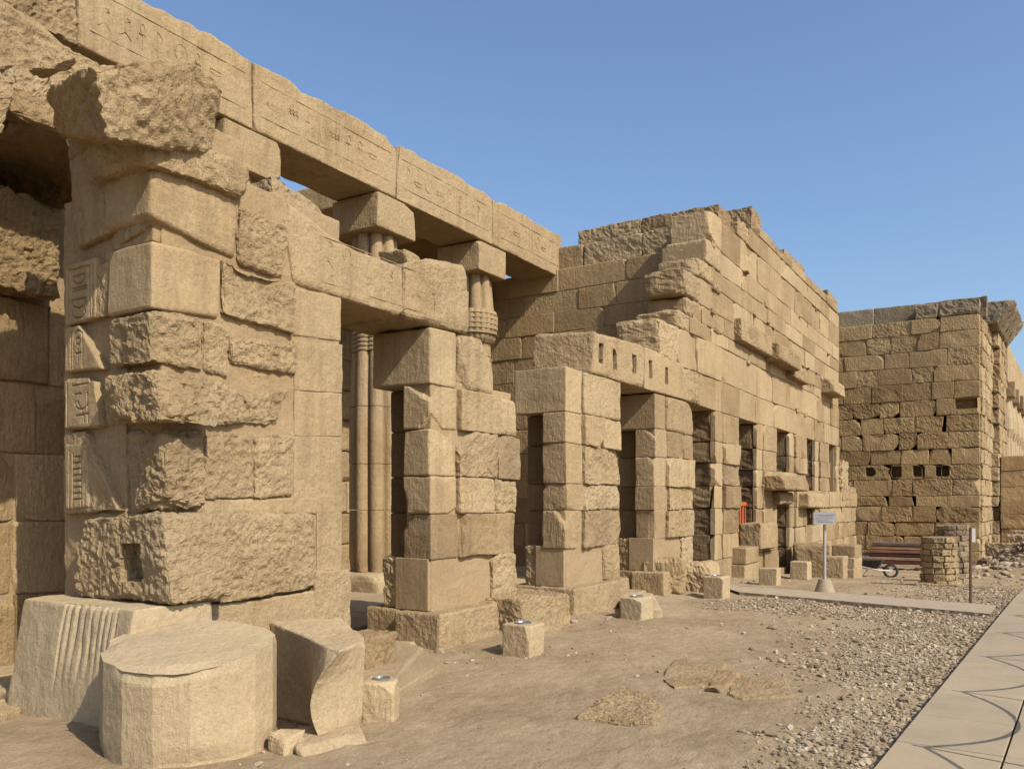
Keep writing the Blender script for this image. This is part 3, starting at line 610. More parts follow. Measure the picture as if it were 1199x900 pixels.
for xa, za, zb in ((15.4, 3.6, 4.1), (14.4, 4.1, 4.85), (15.3, 4.85, 5.2), (15.9, 5.2, 6.0), (16.5, 6.0, 6.9), (17.1, 6.9, 7.55), (19.1, 7.55, 8.02)): cbox(mb, xa, 30.4, 5.63, 6.5, za, zb)
for a, b_ in ((17.17, 18.8), (20.33, 22.13), (23.56, 25.38), (26.75, 28.66), (30.08, 33.4)): cbox(mb, a + .16, b_ - .04, 5.64, 6.45, -.6, 3.6 if b_ < 33 else 2.0)
cbox(mb, 22.1, 23.6, 5.75, 6.8, 2.03, 2.28); cbox(mb, 25.3, 26.8, 5.75, 6.8, 1.62, 1.98); cbox(mb, 28.6, 30.1, 5.64, 6.45, -.6, 1.98); cbox(mb, 30.05, 30.45, 5.7, 6.85, 2.0, 3.6)
mb.build('core', MORTAR, t, smooth=False)
mb = MB(); 
cbox(mb, 17.6, 34, 8.6, 9.0, -.6, 7.7); cbox(mb, 17.6, 34, 6.9, 8.7, 6.9, 7.6); cbox(mb, 22.9, 23.2, 6.9, 8.6, -.6, 6.9); cbox(mb, 26.5, 26.8, 6.9, 8.6, -.6, 6.9)
mb.build('inner_chamber', BROWN, t, smooth=False)
# roof blocks rising above the parapet
for p in ([(864, 244), (876, 264)], [(905, 293), (928, 322)], [(957, 341), (970, 368)]):
    a = PY(p[0][0], p[0][1], 6.1); b_ = PY(p[1][0], p[1][1], 6.1)
    mb = MB(); stone(mb, box8(a[0], b_[0], 5.75, 6.9, 7.98, a[2], .03), cell=.05, r=.04, amp=.02, rough=.9, dcell=1, tint=.35); mb.build('parapet_block', STONE, t)
# broken string of projecting stones
def proj(px0, py0, px1, py1, out, name='projecting_stone', label=None, th=None, rough=.8):
    a = PY(px0, py0, 5.6); b_ = PY(px1, py1, 5.6); mb = MB(); zt, zb = (a[2], b_[2]) if th is None else (a[2], a[2] - th)
    stone(mb, [[[(a[0], 5.6 - out, zb), (a[0], 5.6 - out * .9, zt)], [(a[0], 5.9, zb), (a[0], 5.9, zt)]], [[(b_[0], 5.6 - out, zb), (b_[0], 5.6 - out * .9, zt)], [(b_[0], 5.9, zb), (b_[0], 5.9, zt)]]], cell=.035, r=.05, amp=.02, rough=rough, chip=.08, dcell=1)
    o = mb.build(name, STONE, t)
    if label: tag(o, label)
proj(860, 372, 898, 398, .18, th=.5); proj(896, 402, 922, 422, .38, th=.42); proj(920, 428, 940, 446, .22, th=.3); proj(962, 444, 975, 455, .42, th=.42)
proj(894, 557, 924, 575, .55, 'ledge_stone', 'thick ledge stone jutting out under a window', rough=.6)
proj(932, 577, 954, 594, .40, 'ledge_stone', 'squared ledge stone jutting out under the next window', rough=.6)
proj(904, 576, 921, 590, .22, rough=.4); proj(880, 612, 900, 640, .25, rough=.5); 
# small sockets and cracks: dark beam holes in the face
mb = MB()
for (px, py) in ((872, 452), (880, 456), (884, 460), (860, 420), (905, 455), (898, 435), (945, 470)):
    a = PY(px, py, 5.6); cbox(mb, a[0] - .13, a[0] + .13, 5.53, 5.62, a[2] - .04, a[2] + .16, .2, .9)
# (projecting lumps beside the sockets cast their own shade)
v_ = mb
mb = MB()
for k in range(26):
    x = random.uniform(15.6, 29.5); zq = random.choice([u[0] for u in up[1:]]) + random.uniform(-.03, .03); s = random.uniform(.05, .16)
    if zq > 5.5 and x < 16.5: continue
    mb = MB(); stone(mb, box8(x, x + s * random.uniform(1, 3.2), 5.54, 5.68, zq - s * .5, zq + s * .3, .03), cell=.03, r=.03, amp=.02, rough=1., dcell=1); mb.build('broken_edge', STONE, t)
# interior stones, rough reveal of the last part
mb = MB()
stone(mb, box8(30.6, 33.4, 5.5, 6.4, 1.7, 2.25, .05), cell=.05, r=.08, amp=.04, rough=1, chip=.1, dcell=1)
stone(mb, box8(30.5, 31.6, 5.45, 6.4, 2.1, 3.1, .05), cell=.05, r=.08, amp=.04, rough=1, chip=.1, dcell=1)
mb.build('ruined_end', STONE, t)
# red gate leaf standing in the fifth opening
red = plain('orange_paint', (.42, .10, .03), .5, 0, .15)
t = thing('metal_gate', 'narrow orange-red barred gate leaf standing in a tall dark opening', 'gate', (19.0, 6.0, 0))
mb = MB(); a = PY(866, 590, 5.9); zt = a[2]; x0 = a[0] - .15; x1 = x0 + .85
for i in range(5): tube(mb, [(x0 + (x1 - x0) * i / 4, 5.9, -.1), (x0 + (x1 - x0) * i / 4, 5.9, zt)], .028, 6)
mb.build('bars', red, t)
for z in (zt, zt - 1.15, .15):
    mb = MB(); cbox(mb, x0 - .05, x1 + .05, 5.86, 5.94, z - .04, z + .05); mb.build('rail', red, t, smooth=False)
t = thing('metal_gate', 'thin orange-red gate strip under the thick ledge stone', 'gate', (22.4, 6.0, 0))
mb = MB(); a = PY(908, 593, 6.0); 
for i in range(4): tube(mb, [(a[0] + .2 * i, 6.0, -.3), (a[0] + .2 * i, 6.0, a[2])], .028, 6)
mb.build('bars', red, t); mb = MB(); cbox(mb, a[0] - .05, a[0] + .65, 5.96, 6.04, a[2] - .04, a[2] + .05); mb.build('rail', red, t, smooth=False)
# ================================================================== LEFT WALL behind the first pier
random.seed(41)
t = thing('masonry_wall', 'shadowed wall of large squared blocks at the far left, behind the nearest pier', 'wall', (4, 8, 0))
mb = MB(); zz = [-.1, .75, 1.42, 2.08, 2.75, 3.5]
for i in range(5): wall_course(mb, 'Y', 8.0, 2.5, 5.9, zz[i], zz[i + 1], .5, .7, 1.2, out=.02, r=.02, amp=.008, rough=(.2, .7), sd=i, cellk=400, chip=.04)
mb.build('masonry', BROWN, t)
mb = MB(); cbox(mb, 2.5, 5.9, 8.03, 8.8, -.3, 4.4); cbox(mb, 2.5, 6.2, 8.7, 9.3, -.3, 5.9); mb.build('core', MORTAR, t, smooth=False)
mb = MB(); stone(mb, box8(2.5, 4.52, 7.75, 8.5, 3.52, 4.42, .02), cell=.025, r=.04, amp=.03, rough=1., chip=.06, dcell=1, tint=.3)
mb.build('door_head', BROWN, t)
mb = MB(); stone(mb, box8(2.0, 5.1, 7.0, 9.3, 4.72, 5.0, .03), cell=.05, r=.05, amp=.03, rough=.9, dcell=1, tint=.2); mb.build('roof_slab', BROWN, t)
mb = MB()
stone(mb, quadY([(-60, 60), (20, 92), (2, 160), (-60, 190)], 6.9, .8), cell=.022, r=.05, amp=.03, rough=.9, tint=.55, chip=.08, dcell=1)
stone(mb, quadY([(16, 74), (70, 92), (52, 138), (14, 160)], 7.1, .9), cell=.022, r=.06, amp=.03, rough=.9, tint=.6, chip=.10, dcell=1)
stone(mb, quadY([(-80, -40), (50, 22), (100, 78), (-80, 92)], 8.2, 1.0), cell=.025, r=.06, amp=.022, rough=1., tint=.6, chip=.35, dcell=1, f=4, scoop=.05)
stone(mb, quadY([(40, 30), (120, 74), (118, 118), (40, 100)], 8.9, .4), cell=.025, r=.05, amp=.02, rough=1., tint=.6, chip=.2, dcell=1, f=4, scoop=.03)
mb.build('ruined_cornice', STONE, t)
# ================================================================== paving in the portico and doorstep
random.seed(42)
mb = MB()
xs = np.arange(2.5, 17.2, 1.05)
for i, x in enumerate(xs):
    for j in range(5):
        y0 = 7.0 + j * 1.15; stone(mb, box8(x + .01, x + 1.04, y0 + .01, y0 + 1.14, -.1, .11 + random.uniform(-.01, .01)), cell=.15, r=.015, amp=.004, rough=.4, dcell=1)
    for j in range(1):
        pass
for a, b_ in ((5.98, 7.3), (9.25, 10.45), (12.4, 13.8)): stone(mb, box8(a, b_, 5.7, 7.0, -.1, .10), cell=.05, r=.03, amp=.008, rough=.5, dcell=1)
tag(mb.build('pavement', PALE), kind='structure')
def rock(name, label, cat, c8, mat_=STONE, group=None, loc=None, **k):
    c = np.array(c8, float).reshape(-1, 3); l = loc or (c[:, 0].mean(), c[:, 1].mean(), c[:, 2].min())
    mb = MB(); k.setdefault('cell', dist(l[0], l[1]) / 420); k.setdefault('dcell', 1); k.setdefault('rough', .6); k.setdefault('r', .03); k.setdefault('amp', .01)
    stone(mb, c8, **k); o = mb.build(name, mat_); 
    # put the origin at the thing's base
    o.data.transform(Matrix.Translation([-v for v in l])); o.location = l
    return tag(o, label, cat, group)
def gq(pts, z0, z1):
    """footprint traced on the ground: near-left, near-right, far-right, far-left pixels"""
    q = [PG(a, b_, z1) for a, b_ in pts]
    nl, nr, fr, fl = q
    lo = lambda p: (p[0], p[1], z0)
    return [[[lo(nl), nl], [lo(fl), fl]], [[lo(nr), nr], [lo(fr), fr]]]
rock('step_slab', 'broken threshold slab nearest the doorway, wedged behind the broken drum', 'slab', gq([(425, 812), (462, 795), (497, 757), (410, 735)], -.1, .13), PALE, amp=.006, chip=.04)
rock('step_slab', 'flat cracked slab in front of the second pier footing', 'slab', gq([(430, 830), (520, 775), (500, 762), (440, 785)], -.1, .06), PALE, amp=.006, chip=.04)
rock('step_slab', 'low slab strip between the second and third pier', 'slab', gq([(600, 722), (640, 716), (628, 702), (600, 700)], -.1, .10), PALE, amp=.006)
rock('step_slab', 'low doorstep slab left of the boulder pier', 'slab', gq([(727, 712), (775, 712), (765, 694), (725, 692)], -.1, .12), PALE, amp=.008)
rock('kerb_stone', 'long low step stone at the foot of the shadowed left wall', 'slab', gq([(-40, 800), (60, 822), (76, 775), (-40, 760)], -.1, .12), PALE, amp=.01)
rock('stone_slab', 'rough rubble slab beside the plinth of the nearest pier', 'slab', gq([(-40, 850), (25, 828), (48, 815), (-40, 805)], -.1, .06), STONE, amp=.02)
rock('stone_block', 'rough squared block behind the broken drum, under the doorway edge', 'block', box8(5.66, 6.10, 5.02, 5.42, -.1, .42, .02), STONE, amp=.014, rough=.9)
# ================================================================== DRUM
def drum():
    cx, cy, R, n = 3.71, 4.84, .56, 16
    t = thing('column_drum', 'big faceted column drum lying upright with a flat pale top, nearest the camera', 'column drum', (cx, cy, 0))
    K = 10; na = n * K; th = np.arange(na) / na * 2 * math.pi + .12
    seg = (np.arange(na) % K) / K - .5; Rf = R * math.cos(math.pi / n) / np.cos(seg * 2 * math.pi / n)
    zs = np.concatenate([[-.06, 0], np.linspace(.03, .70, 34)]); tz = lambda x, y: .67 - .09 * ((x - cx) * -CA + (y - cy) * -SA) / .56
    rows = []
    for i, z in enumerate(zs):
        x = cx + Rf * np.cos(th); y = cy + Rf * np.sin(th); zt = tz(x, y); zz = z / .70 * zt if z > 0 else np.full(na, z)
        rows.append(np.stack([x, y, zz], 1))
    V = np.concatenate(rows)
    top = [(1 - .035 * k) for k in range(1, 28)]
    ringi = len(zs)
    for s in [.985] + [max(0, 1 - k / 24) for k in range(1, 24)]:
        x = cx + Rf * np.cos(th) * s; y = cy + Rf * np.sin(th) * s; V = np.concatenate([V, np.stack([x, y, tz(x, y)], 1)]); ringi += 1
    nr = ringi
    i = np.arange(nr - 1)[:, None] * na; k = np.arange(na)[None]; k2 = (k + 1) % na
    Fq = np.stack([(i + k).ravel(), (i + k2).ravel(), (i + na + k2).ravel(), (i + na + k).ravel()], 1)
    rad = np.hypot(V[:, 0] - cx, V[:, 1] - cy); d = V - np.array([cx, cy, .3]); side = (np.arange(len(V)) < len(zs) * na)
    n1 = fbm(V, 3.5, 3, 4); n2 = fbm(V, 11, 3, 7)
    zt = tz(V[:, 0], V[:, 1]); edge = np.clip(1 - (zt - V[:, 2]) / (.05 + .07 * np.clip(n1 + .4, 0, 1)), 0, 1) * np.clip(rad / R - .82, 0, .2) / .2
    out = V[:, :2] - np.array([cx, cy]); out /= np.maximum(1e-6, np.linalg.norm(out, axis=1))[:, None]
    V[:, :2] += out * (.004 * n2 * side - .05 * edge * side * np.clip(.5 + 1.3 * n1, 0, 1.4))[:, None]
    V[:, 2] -= .05 * edge * np.clip(.5 + 1.3 * n1, 0, 1.4) ; V[:, 2] += np.where(side, 0, .012 * n1 + .005 * n2)
    low = np.clip(.10 - V[:, 2], 0, .1) / .1; V[:, :2] -= out * (.03 * low * side * np.clip(fbm(V, 3, 2, 9) + .3, 0, 1))[:, None]
    mb = MB(); mb.add(V, Fq, .6, .35); mb.add(np.concatenate([V[-na:], [V[-na:].mean(0)]]), [(q, (q + 1) % na, na) for q in range(na)], .6, .35)
    o = mb.build('drum_body', PALE, t)
drum()
# broken drum with a scooped flank
def bp_(W, P):
    lf = np.clip(1 - P[:, 0] * 1.6, 0, 1); y, z = P[:, 1], P[:, 2]
    sy = np.sin(np.pi * np.clip(y, 0, 1)); con = .10 * sy * np.clip(1.15 - z, 0, 1) + .03 * np.clip(y * 2.5, 0, 1) * np.clip(.42 - z, 0, 1)
    W = W + np.array([.95, -.30, 0]) * (con * lf)[:, None]                      # hollow, undercut flank
    bul = np.sin(np.pi * z) * np.clip(1 - y * 2.5, 0, 1)
    return W + np.array([-.07, .09, 0]) * (bul * lf)[:, None]                   # curved ridge
T4 = [PG(a, b_, .62) for a, b_ in ((395, 764), (429, 748), (402, 722), (315, 727))]
B4 = [PG(376, 868, .0), PG(424, 852, .0), (T4[2][0] + .05, T4[2][1] - .02, -.02), PG(322, 842, -.02)]
rock('broken_drum', 'broken column drum with a hollow scooped left flank, right of the whole drum', 'column drum',
     [[[B4[0], T4[0]], [B4[3], T4[3]]], [[B4[1], T4[1]], [B4[2], T4[2]]]], PALE, cell=.014, r=.022, amp=.009, rough=.5, tint=.6, post=bp_, chip=.05, loc=(B4[0][0] + .2, B4[0][1] + .3, -.02))
rock('flat_stone', 'flat wedge of stone lying under the front of the broken drum', 'rock', [[[(3.9, 4.0, -.05), (3.9, 4.05, .02)], [(4.1, 4.4, -.05), (4.1, 4.4, .05)]], [[(4.35, 3.82, -.05), (4.33, 3.86, .05)], [(4.5, 4.0, -.05), (4.5, 4.05, .08)]]], PALE, r=.02, amp=.008)
rock('flat_stone', 'small worn stone in the gap between the two drums', 'rock', box8(3.85, 4.05, 4.1, 4.28, -.05, .09, .03), PALE, r=.04, amp=.012)
# ================================================================== lamp cubes
metal = plain('lamp_rim_metal', (.30, .29, .27), .4, .7); lens = plain('lamp_lens', (.10, .105, .11), .12, 0)
def cube(px, py, s, h, rz, label, lampon=True):
    x, y, z = PG(px, py); z = gpt(x, y); t = thing('stone_cube', label, 'floodlight block', (x, y, z), 'cube stones in front of the piers')
    mb = MB(); q = box8(-s / 2, s / 2, -s / 2, s / 2, -.06, h, .008)
    R = Matrix.Rotation(math.radians(rz), 3, 'Z'); q = [[[tuple(R @ Vector(p) + Vector((x, y, z))) for p in b2] for b2 in a2] for a2 in q]
    stone(mb, q, cell=max(.012, dist(x, y) / 500), r=.018, amp=.006, rough=.6, chip=.02, dcell=1, tint=random.uniform(.5, .8)); mb.build('stone', PALE, t)
    if lampon:
        mb = MB(); N = 28; tz = h + z + .001
        prof = [(s * .27, -.02), (s * .27, .012), (s * .245, .014), (s * .235, .004)]
        vs = [(x + r_ * math.cos(2 * math.pi * k / N), y + r_ * math.sin(2 * math.pi * k / N), tz + dz) for r_, dz in prof for k in range(N)]
        mb.add(vs, [(i * N + k, i * N + (k + 1) % N, (i + 1) * N + (k + 1) % N, (i + 1) * N + k) for i in range(3) for k in range(N)]); mb.build('lamp_rim', metal, t)
        mb = MB(); vs = [(x, y, tz + .006)] + [(x + s * .24 * math.cos(2 * math.pi * k / N), y + s * .24 * math.sin(2 * math.pi * k / N), tz + .005) for k in range(N)]
        mb.add(vs, [(0, 1 + k, 1 + (k + 1) % N) for k in range(N)]); mb.build('lamp_lens', lens, t)
cube(447, 838, .25, .30, 27, 'nearest cube stone with a round lamp in its top, right of the broken drum')
cube(613, 766, .34, .33, 3, 'cube stone with a round lamp in its top, in front of the second pier')
cube(746, 724, .34, .31, -4, 'cube stone with a flat lamp top, at the doorstep under the slotted lintel')
cube(840, 698, .36, .38, -5, 'cube stone at the left end of the pale concrete strip')
cube(902, 682, .36, .34, 0, 'cube stone right of the two stacked slabs', False)
cube(938, 668, .42, .42, 0, 'cube stone between the ledge openings and the sign post', False)
# ================================================================== boulders and loose blocks
def blk(name, label, px, py, w_, d_, h_, rz=0, m_=STONE, cat='block', group=None, z0=None, **k):
    x, y, _ = PG(px, py, 0); z = gpt(x, y) if z0 is None else z0; R = Matrix.Rotation(math.radians(rz), 3, 'Z')
    q = box8(-w_ / 2, w_ / 2, -d_ / 2, d_ / 2, -.08, h_, .03 * min(w_, h_)); q = [[[tuple(R @ Vector(p) + Vector((x, y, z))) for p in b2] for b2 in a2] for a2 in q]
    return rock(name, label, cat, q, m_, group, (x, y, z), **k)
blk('boulder', 'rounded broken boulder at the foot of the pier right of the slotted lintel', 777, 694, .8, .8, .62, 20, amp=.03, r=.2, chip=.15, rough=.8, cat='boulder')
blk('boulder', 'large undercut boulder beside the cube at the end of the concrete strip', 812, 690, .95, .9, .5, 10, amp=.035, r=.15, chip=.15, rough=.8, cat='boulder')
blk('stone_slab', 'lower squared slab of the pair stacked before the orange-gated opening', 866, 673, 1.15, .6, .30, 0, amp=.008, rough=.4, cat='slab')
x_, y_, _ = PG(866, 673); blk('stone_slab', 'upper squared slab of the pair stacked before the orange-gated opening', 866, 673, 1.1, .62, .28, 2, z0=gpt(x_, y_) + .39, amp=.008, rough=.4, cat='slab')
blk('stone_block', 'worn block lying on the rubble beside the orange-gated opening', 850, 662, 1.0, .5, .42, 5, amp=.02, r=.06)
blk('stone_block', 'half-fallen block leaning at the pier left of the stacked slabs', 836, 668, .7, .6, .4, 12, amp=.02, r=.08)
blk('stone_block', 'large leaning block in shade behind the sign post', 950, 660, 1.0, .9, .85, 15, amp=.02, r=.08)
blk('stone_block', 'small block right of the sign post', 978, 664, .6, .5, .55, 0, amp=.012)
for k in range(3):
    x_, y_, _ = PG(992, 660); blk('stone_slab', ['bottom', 'middle', 'top'][k] + ' slab of the low stack against the far end of the facade', 992, 660, 1.25 - .12 * k, .6, .27, 0, z0=gpt(x_, y_) + .30 * k, amp=.008, rough=.4, cat='slab')
# flat outcrop in the sand
rock('flat_rock', 'ribbed weathered slab half buried in the sand, nearest of the flat rocks', 'rock', gq([(672, 838), (772, 846), (778, 822), (730, 800)], -.08, .03), STONE, amp=.014, r=.03, rough=1., f=7, tint=.4)
rock('flat_rock', 'smooth pale slab half buried behind the ribbed one', 'rock', gq([(765, 806), (838, 798), (852, 776), (790, 770)], -.08, .022), STONE, amp=.012, r=.025, chip=.15, tint=.3)
rock('flat_rock', 'broken thin slab between the smooth slab and the gravel', 'rock', gq([(822, 812), (850, 806), (868, 786), (838, 782)], -.08, .03), STONE, amp=.014, r=.025, chip=.15, tint=.3)
rock('flat_rock', 'broad low slab nearest the gravel', 'rock', gq([(850, 818), (932, 815), (918, 790), (858, 794)], -.08, .012), STONE, amp=.014, r=.02, chip=.12, tint=.35)
# ================================================================== path with joints, concrete strip
pd = Vector((17.35 - 5.51, .18 - .78, 0)).normalized(); pn = Vector((pd.y, -pd.x, 0))   # along, and to the right
p0 = Vector((5.51, .78, 0))
random.seed(51); mb = MB(); s = -8.0; TL = .85; WT = .62
PAVE = plain('paving_stone', (.285, .225, .145), .85, 0, .10, 3, .25)
row = 0
while s < 16:
    for j in range(6):
        a = p0 + pd * (s + .006) + pn * (WT * j + .006); 
        zz_ = .055 + random.uniform(-.002, .002)
        off = (row * 0 + (j % 2) * .31) * 0
        p1 = a; p2_ = a + pd * (TL - .012); p3_ = p2_ + pn * (WT - .012); p4_ = a + pn * (WT - .012)
        e = .005
        def ins(p, k): 
            c = (p1 + p2_ + p3_ + p4_) / 4; return p + (c - p).normalized() * k
        zb = float(gz(np.array([a.x]), np.array([a.y]))[0])
        top = [(*ins(p, .007)[:2], zz_ + zb) for p in (p1, p2_, p3_, p4_)]; mid = [(*p[:2], zz_ - .005 + zb) for p in (p1, p2_, p3_, p4_)]; bot = [(*p[:2], -.15 + zb) for p in (p1, p2_, p3_, p4_)]
        mb.add(top + mid + bot, [(3, 2, 1, 0)] + [(4 + k, 4 + (k + 1) % 4, (k + 1) % 4, k) for k in range(4)] + [(8 + k, 8 + (k + 1) % 4, 4 + (k + 1) % 4, 4 + k) for k in range(4)], random.random(), .3)
    s += TL; row += 1
o = mb.build('path', PAVE, smooth=False); tag(o, kind='structure')
nt = PAVE.node_tree; b = nt.nodes['Principled BSDF']; g = nt.nodes.new('ShaderNodeNewGeometry'); src = b.inputs['Base Color'].links[0].from_socket
a1 = nz(nt, g.outputs['Position'], 1.2, 6, .7); ar_ = ramp(nt, [(.42, (0, 0, 0)), (.66, (1, 1, 1))]); nt.links.new(a1.outputs[0], ar_.inputs[0])
a2 = nz(nt, g.outputs['Position'], 26, 4, .7); a2r = ramp(nt, [(.55, (0, 0, 0)), (.7, (1, 1, 1))]); nt.links.new(a2.outputs[0], a2r.inputs[0])
c_ = mix(nt, mth(nt, 'MULTIPLY', ar_.outputs[0], .6), src, (.33, .25, .155)); c_ = mix(nt, mth(nt, 'MULTIPLY', a2r.outputs[0], .35), c_, (.22, .165, .105)); nt.links.new(c_, b.inputs['Base Color'])
# each slab slightly different in tone
nt = PAVE.node_tree; b = nt.nodes['Principled BSDF']; at = nt.nodes.new('ShaderNodeAttribute'); at.attribute_name = 'tint'
src = b.inputs['Base Color'].links[0].from_socket; r = ramp(nt, [(0, (.9, .9, .9)), (1, (1.08, 1.06, 1.02))]); nt.links.new(at.outputs['Fac'], r.inputs[0]); nt.links.new(mix(nt, 1.0, src, r.outputs[0], 'MULTIPLY'), b.inputs['Base Color'])
mb = MB(); q = [PG(820, 683), PG(1168, 711), PG(1160, 721), PG(866, 695)]
ts = np.linspace(0, 1, 60); V = []
for tt in ts:
    a = Vector(q[0]).lerp(Vector(q[1]), tt); b_ = Vector(q[3]).lerp(Vector(q[2]), tt)
    for zz_, p in ((-.1, a), (.035, a), (.035, b_), (-.1, b_)):
        V.append((p.x + random.uniform(-.012, .012), p.y, zz_ + float(gz(np.array([p.x]), np.array([p.y]))[0])))
Fq = [(i * 4 + k, i * 4 + k + 1, i * 4 + k + 5, i * 4 + k + 4) for i in range(59) for k in range(3)]
mb.add(V, Fq, .5, .3); tag(mb.build('concrete_strip', CONC, smooth=False), kind='structure')
# ================================================================== gravel and pebbles
rng = np.random.default_rng(4)
ico = bpy.data.meshes.new('tmp'); import bmesh
bm_ = bmesh.new(); bmesh.ops.create_icosphere(bm_, subdivisions=1, radius=1); bm_.verts.ensure_lookup_table()
IV = np.array([v.co[:] for v in bm_.verts]); IF = np.array([[v.index for v in f.verts] for f in bm_.faces]); bm_.free(); bpy.data.meshes.remove(ico)
def scatter(name, x, y, size, matl, flat=.55):
    n = len(x); V = IV[None] * (1 + rng.uniform(-.28, .28, (n, len(IV), 1))); s = size[:, None, None] * np.stack([rng.uniform(.7, 1.3, n), rng.uniform(.6, 1.1, n), rng.uniform(.35, .8, n)], 1)[:, None, :]
    V = V * s; a = rng.uniform(0, 2 * math.pi, n); c, s_ = np.cos(a)[:, None], np.sin(a)[:, None]
    X = V[..., 0] * c - V[..., 1] * s_; Y = V[..., 0] * s_ + V[..., 1] * c
    zg = gzn(x, y); tl = rng.uniform(-.3, .3, (n, 1)); Z = V[..., 2] + X * tl + zg[:, None] + size[:, None] * .25
    W = np.stack([X + x[:, None], Y + y[:, None], Z], 2).reshape(-1, 3)
    Fa = (IF[None] + (np.arange(n) * len(IV))[:, None, None]).reshape(-1, 3)
    mb = MB(); mb.add(W, Fa, np.repeat(rng.uniform(0, 1, n), len(IV)), .3); o = mb.build(name, matl, smooth=False); return tag(o, kind='stuff')
GRAV = sandstone('gravel_stone', (.22, .155, .09), (.43, .325, .205), (.66, .54, .39), bump=.3, stain=.1)
def edge_d(x, y): return (y - p0.y) * 1.0 + (x - p0.x) * .0507      # distance from the path's left edge
# band of gravel along the path, thinning towards the sand
N = 110000; x = rng.uniform(3, 21, N); y = rng.uniform(-.4, 5.2, N); d = edge_d(x, y)
P3 = np.stack([x, y, x * 0], 1); nn = fbm(P3, .9, 3, 40); wdt = np.interp(x, [3, 6, 9, 12, 14.5, 21], [.4, .8, 1.3, 1.8, 3.0, .9])
pr_ = np.clip(1.15 - d / wdt + nn * .9, 0, 1); strip = (x > 12.6) & (x < 14.3) & (y < 4.5); pr_ = np.where(strip, np.maximum(pr_, .55 + nn), pr_)
pr_ = np.where(x > 14.6, pr_ * .55, pr_)
keep = (rng.uniform(0, 1, N) < pr_) & (d > .015)
x, y = x[keep], y[keep]
scatter('gravel', x, y, rng.gamma(2.2, .0045, len(x)) + .004, GRAV)
N = 5200; x = rng.uniform(3, 32, N); y = rng.uniform(-1, 6.2, N); nn = fbm(np.stack([x, y, x * 0], 1), .8, 2, 50); k = (rng.uniform(0, 1, N) < np.clip(.3 + nn * 1.2, .05, 1)) & (edge_d(x, y) > .02)
x, y = x[k], y[k]; scatter('pebbles', x, y, rng.gamma(1.6, .0075, len(x)) + .004, GRAV)
# rubble mound far right
N = 900; x = rng.normal(31.5, 1.6, N); y = rng.normal(-.2, 1.0, N); scatter('rubble', x, y, rng.gamma(2, .03, N) + .02, GRAV)
# ================================================================== far wing
random.seed(61)
t = thing('temple_wing', 'distant brown block-built wing closing the court, with a sunlit right edge and grey top course', 'building', (34, 5, -.5))
mb = MB(); zz = [-.6, -.1, .42, .95, 1.5, 1.9, 2.5, 3.05, 3.6, 4.2, 4.8, 5.4, 6.0, 6.6, 7.2, 7.8, 8.35]
X0 = 34.0
for i in range(len(zz) - 1): wall_course(mb, 'X', X0, 1.52, 8.6, zz[i], zz[i + 1], .6, .6, 1.5, out=.02, r=.02, amp=.010, rough=(.4, 1.), sd=i, cellk=520, chip=.12, gap=.006, f=3, dents=[(0, 1.6, 2.3, 5.0, 5.35, .4), (0, 2.5, 2.9, 2.6, 2.98, .5), (0, 3.3, 3.65, 2.6, 2.98, .5), (0, 4.1, 4.45, 2.6, 3.0, .5), (0, 5.0, 5.25, 2.65, 2.95, .5)])
mb.build('brown_masonry', BROWN, t)
mb = MB(); wall_course(mb, 'X', 34.45, 1.3, 8.8, 8.3, 9.05, .6, 1.6, 3.0, out=.03, r=.04, amp=.012, rough=(.3, .6), sd=3)
wall_course(mb, 'X', 34.0, 1.52, 3.6, 8.36, 8.9, .5, .9, 1.6, out=.03, r=.05, amp=.02, rough=(.6, .9), sd=5)
mb.build('grey_top_course', GREY, t)
mb = MB(); cbox(mb, 34.6, 41, 1.75, 8.6, -1, 8.3, .3, .6)
for za, zb, ya in ((-1, 2.54, 1.75), (3.05, 4.9, 1.75), (4.9, 5.4, 2.4), (5.4, 8.3, 1.75)): cbox(mb, 34.06, 34.59, ya, 8.6, za, zb - .003, .3, .6); mb.build('core', MORTAR, t, smooth=False)
sk = -.0465
mb = MB(); 
for i in range(len(zz) - 1):
    z0, z1 = zz[i], zz[i + 1]; u = X0 + .45
    while u < 42:
        e = u + random.uniform(.7, 1.4); y0 = 1.50 + sk * (u - X0) - random.uniform(0, .05) - (.22 if u > 38 else 0); y1_ = y0 + sk * (e - u)
        stone(mb, [[[(u, y0, z0 + .01), (u, y0, z1 - .01)], [(u, y0 + .6, z0 + .01), (u, y0 + .6, z1 - .01)]], [[(e, y1_, z0 + .01), (e, y1_, z1 - .01)], [(e, y1_ + .6, z0), (e, y1_ + .6, z1)]]], cell=.1, r=.04, amp=.03, rough=.9, dcell=1)
        u = e + .01
mb.build('sunlit_return', STONE, t)
mb = MB(); 
for k in range(4):
    u = 36.3 + 1.45 * k; y0 = 1.15 + sk * (u - X0)
    stone(mb, [[[(u, y0 - .0, 8.35), (u, y0 - .62, 9.2)], [(u, y0 + 1.2, 8.35), (u, y0 + 1.2, 9.2)]], [[(u + 1.43, y0, 8.35), (u + 1.43, y0 - .62, 9.2)], [(u + 1.43, y0 + 1.2, 8.35), (u + 1.43, y0 + 1.2, 9.2)]]], cell=.08, r=.05, amp=.03, rough=.8, dcell=1, chip=.1)
mb.build('cornice', GREY, t)
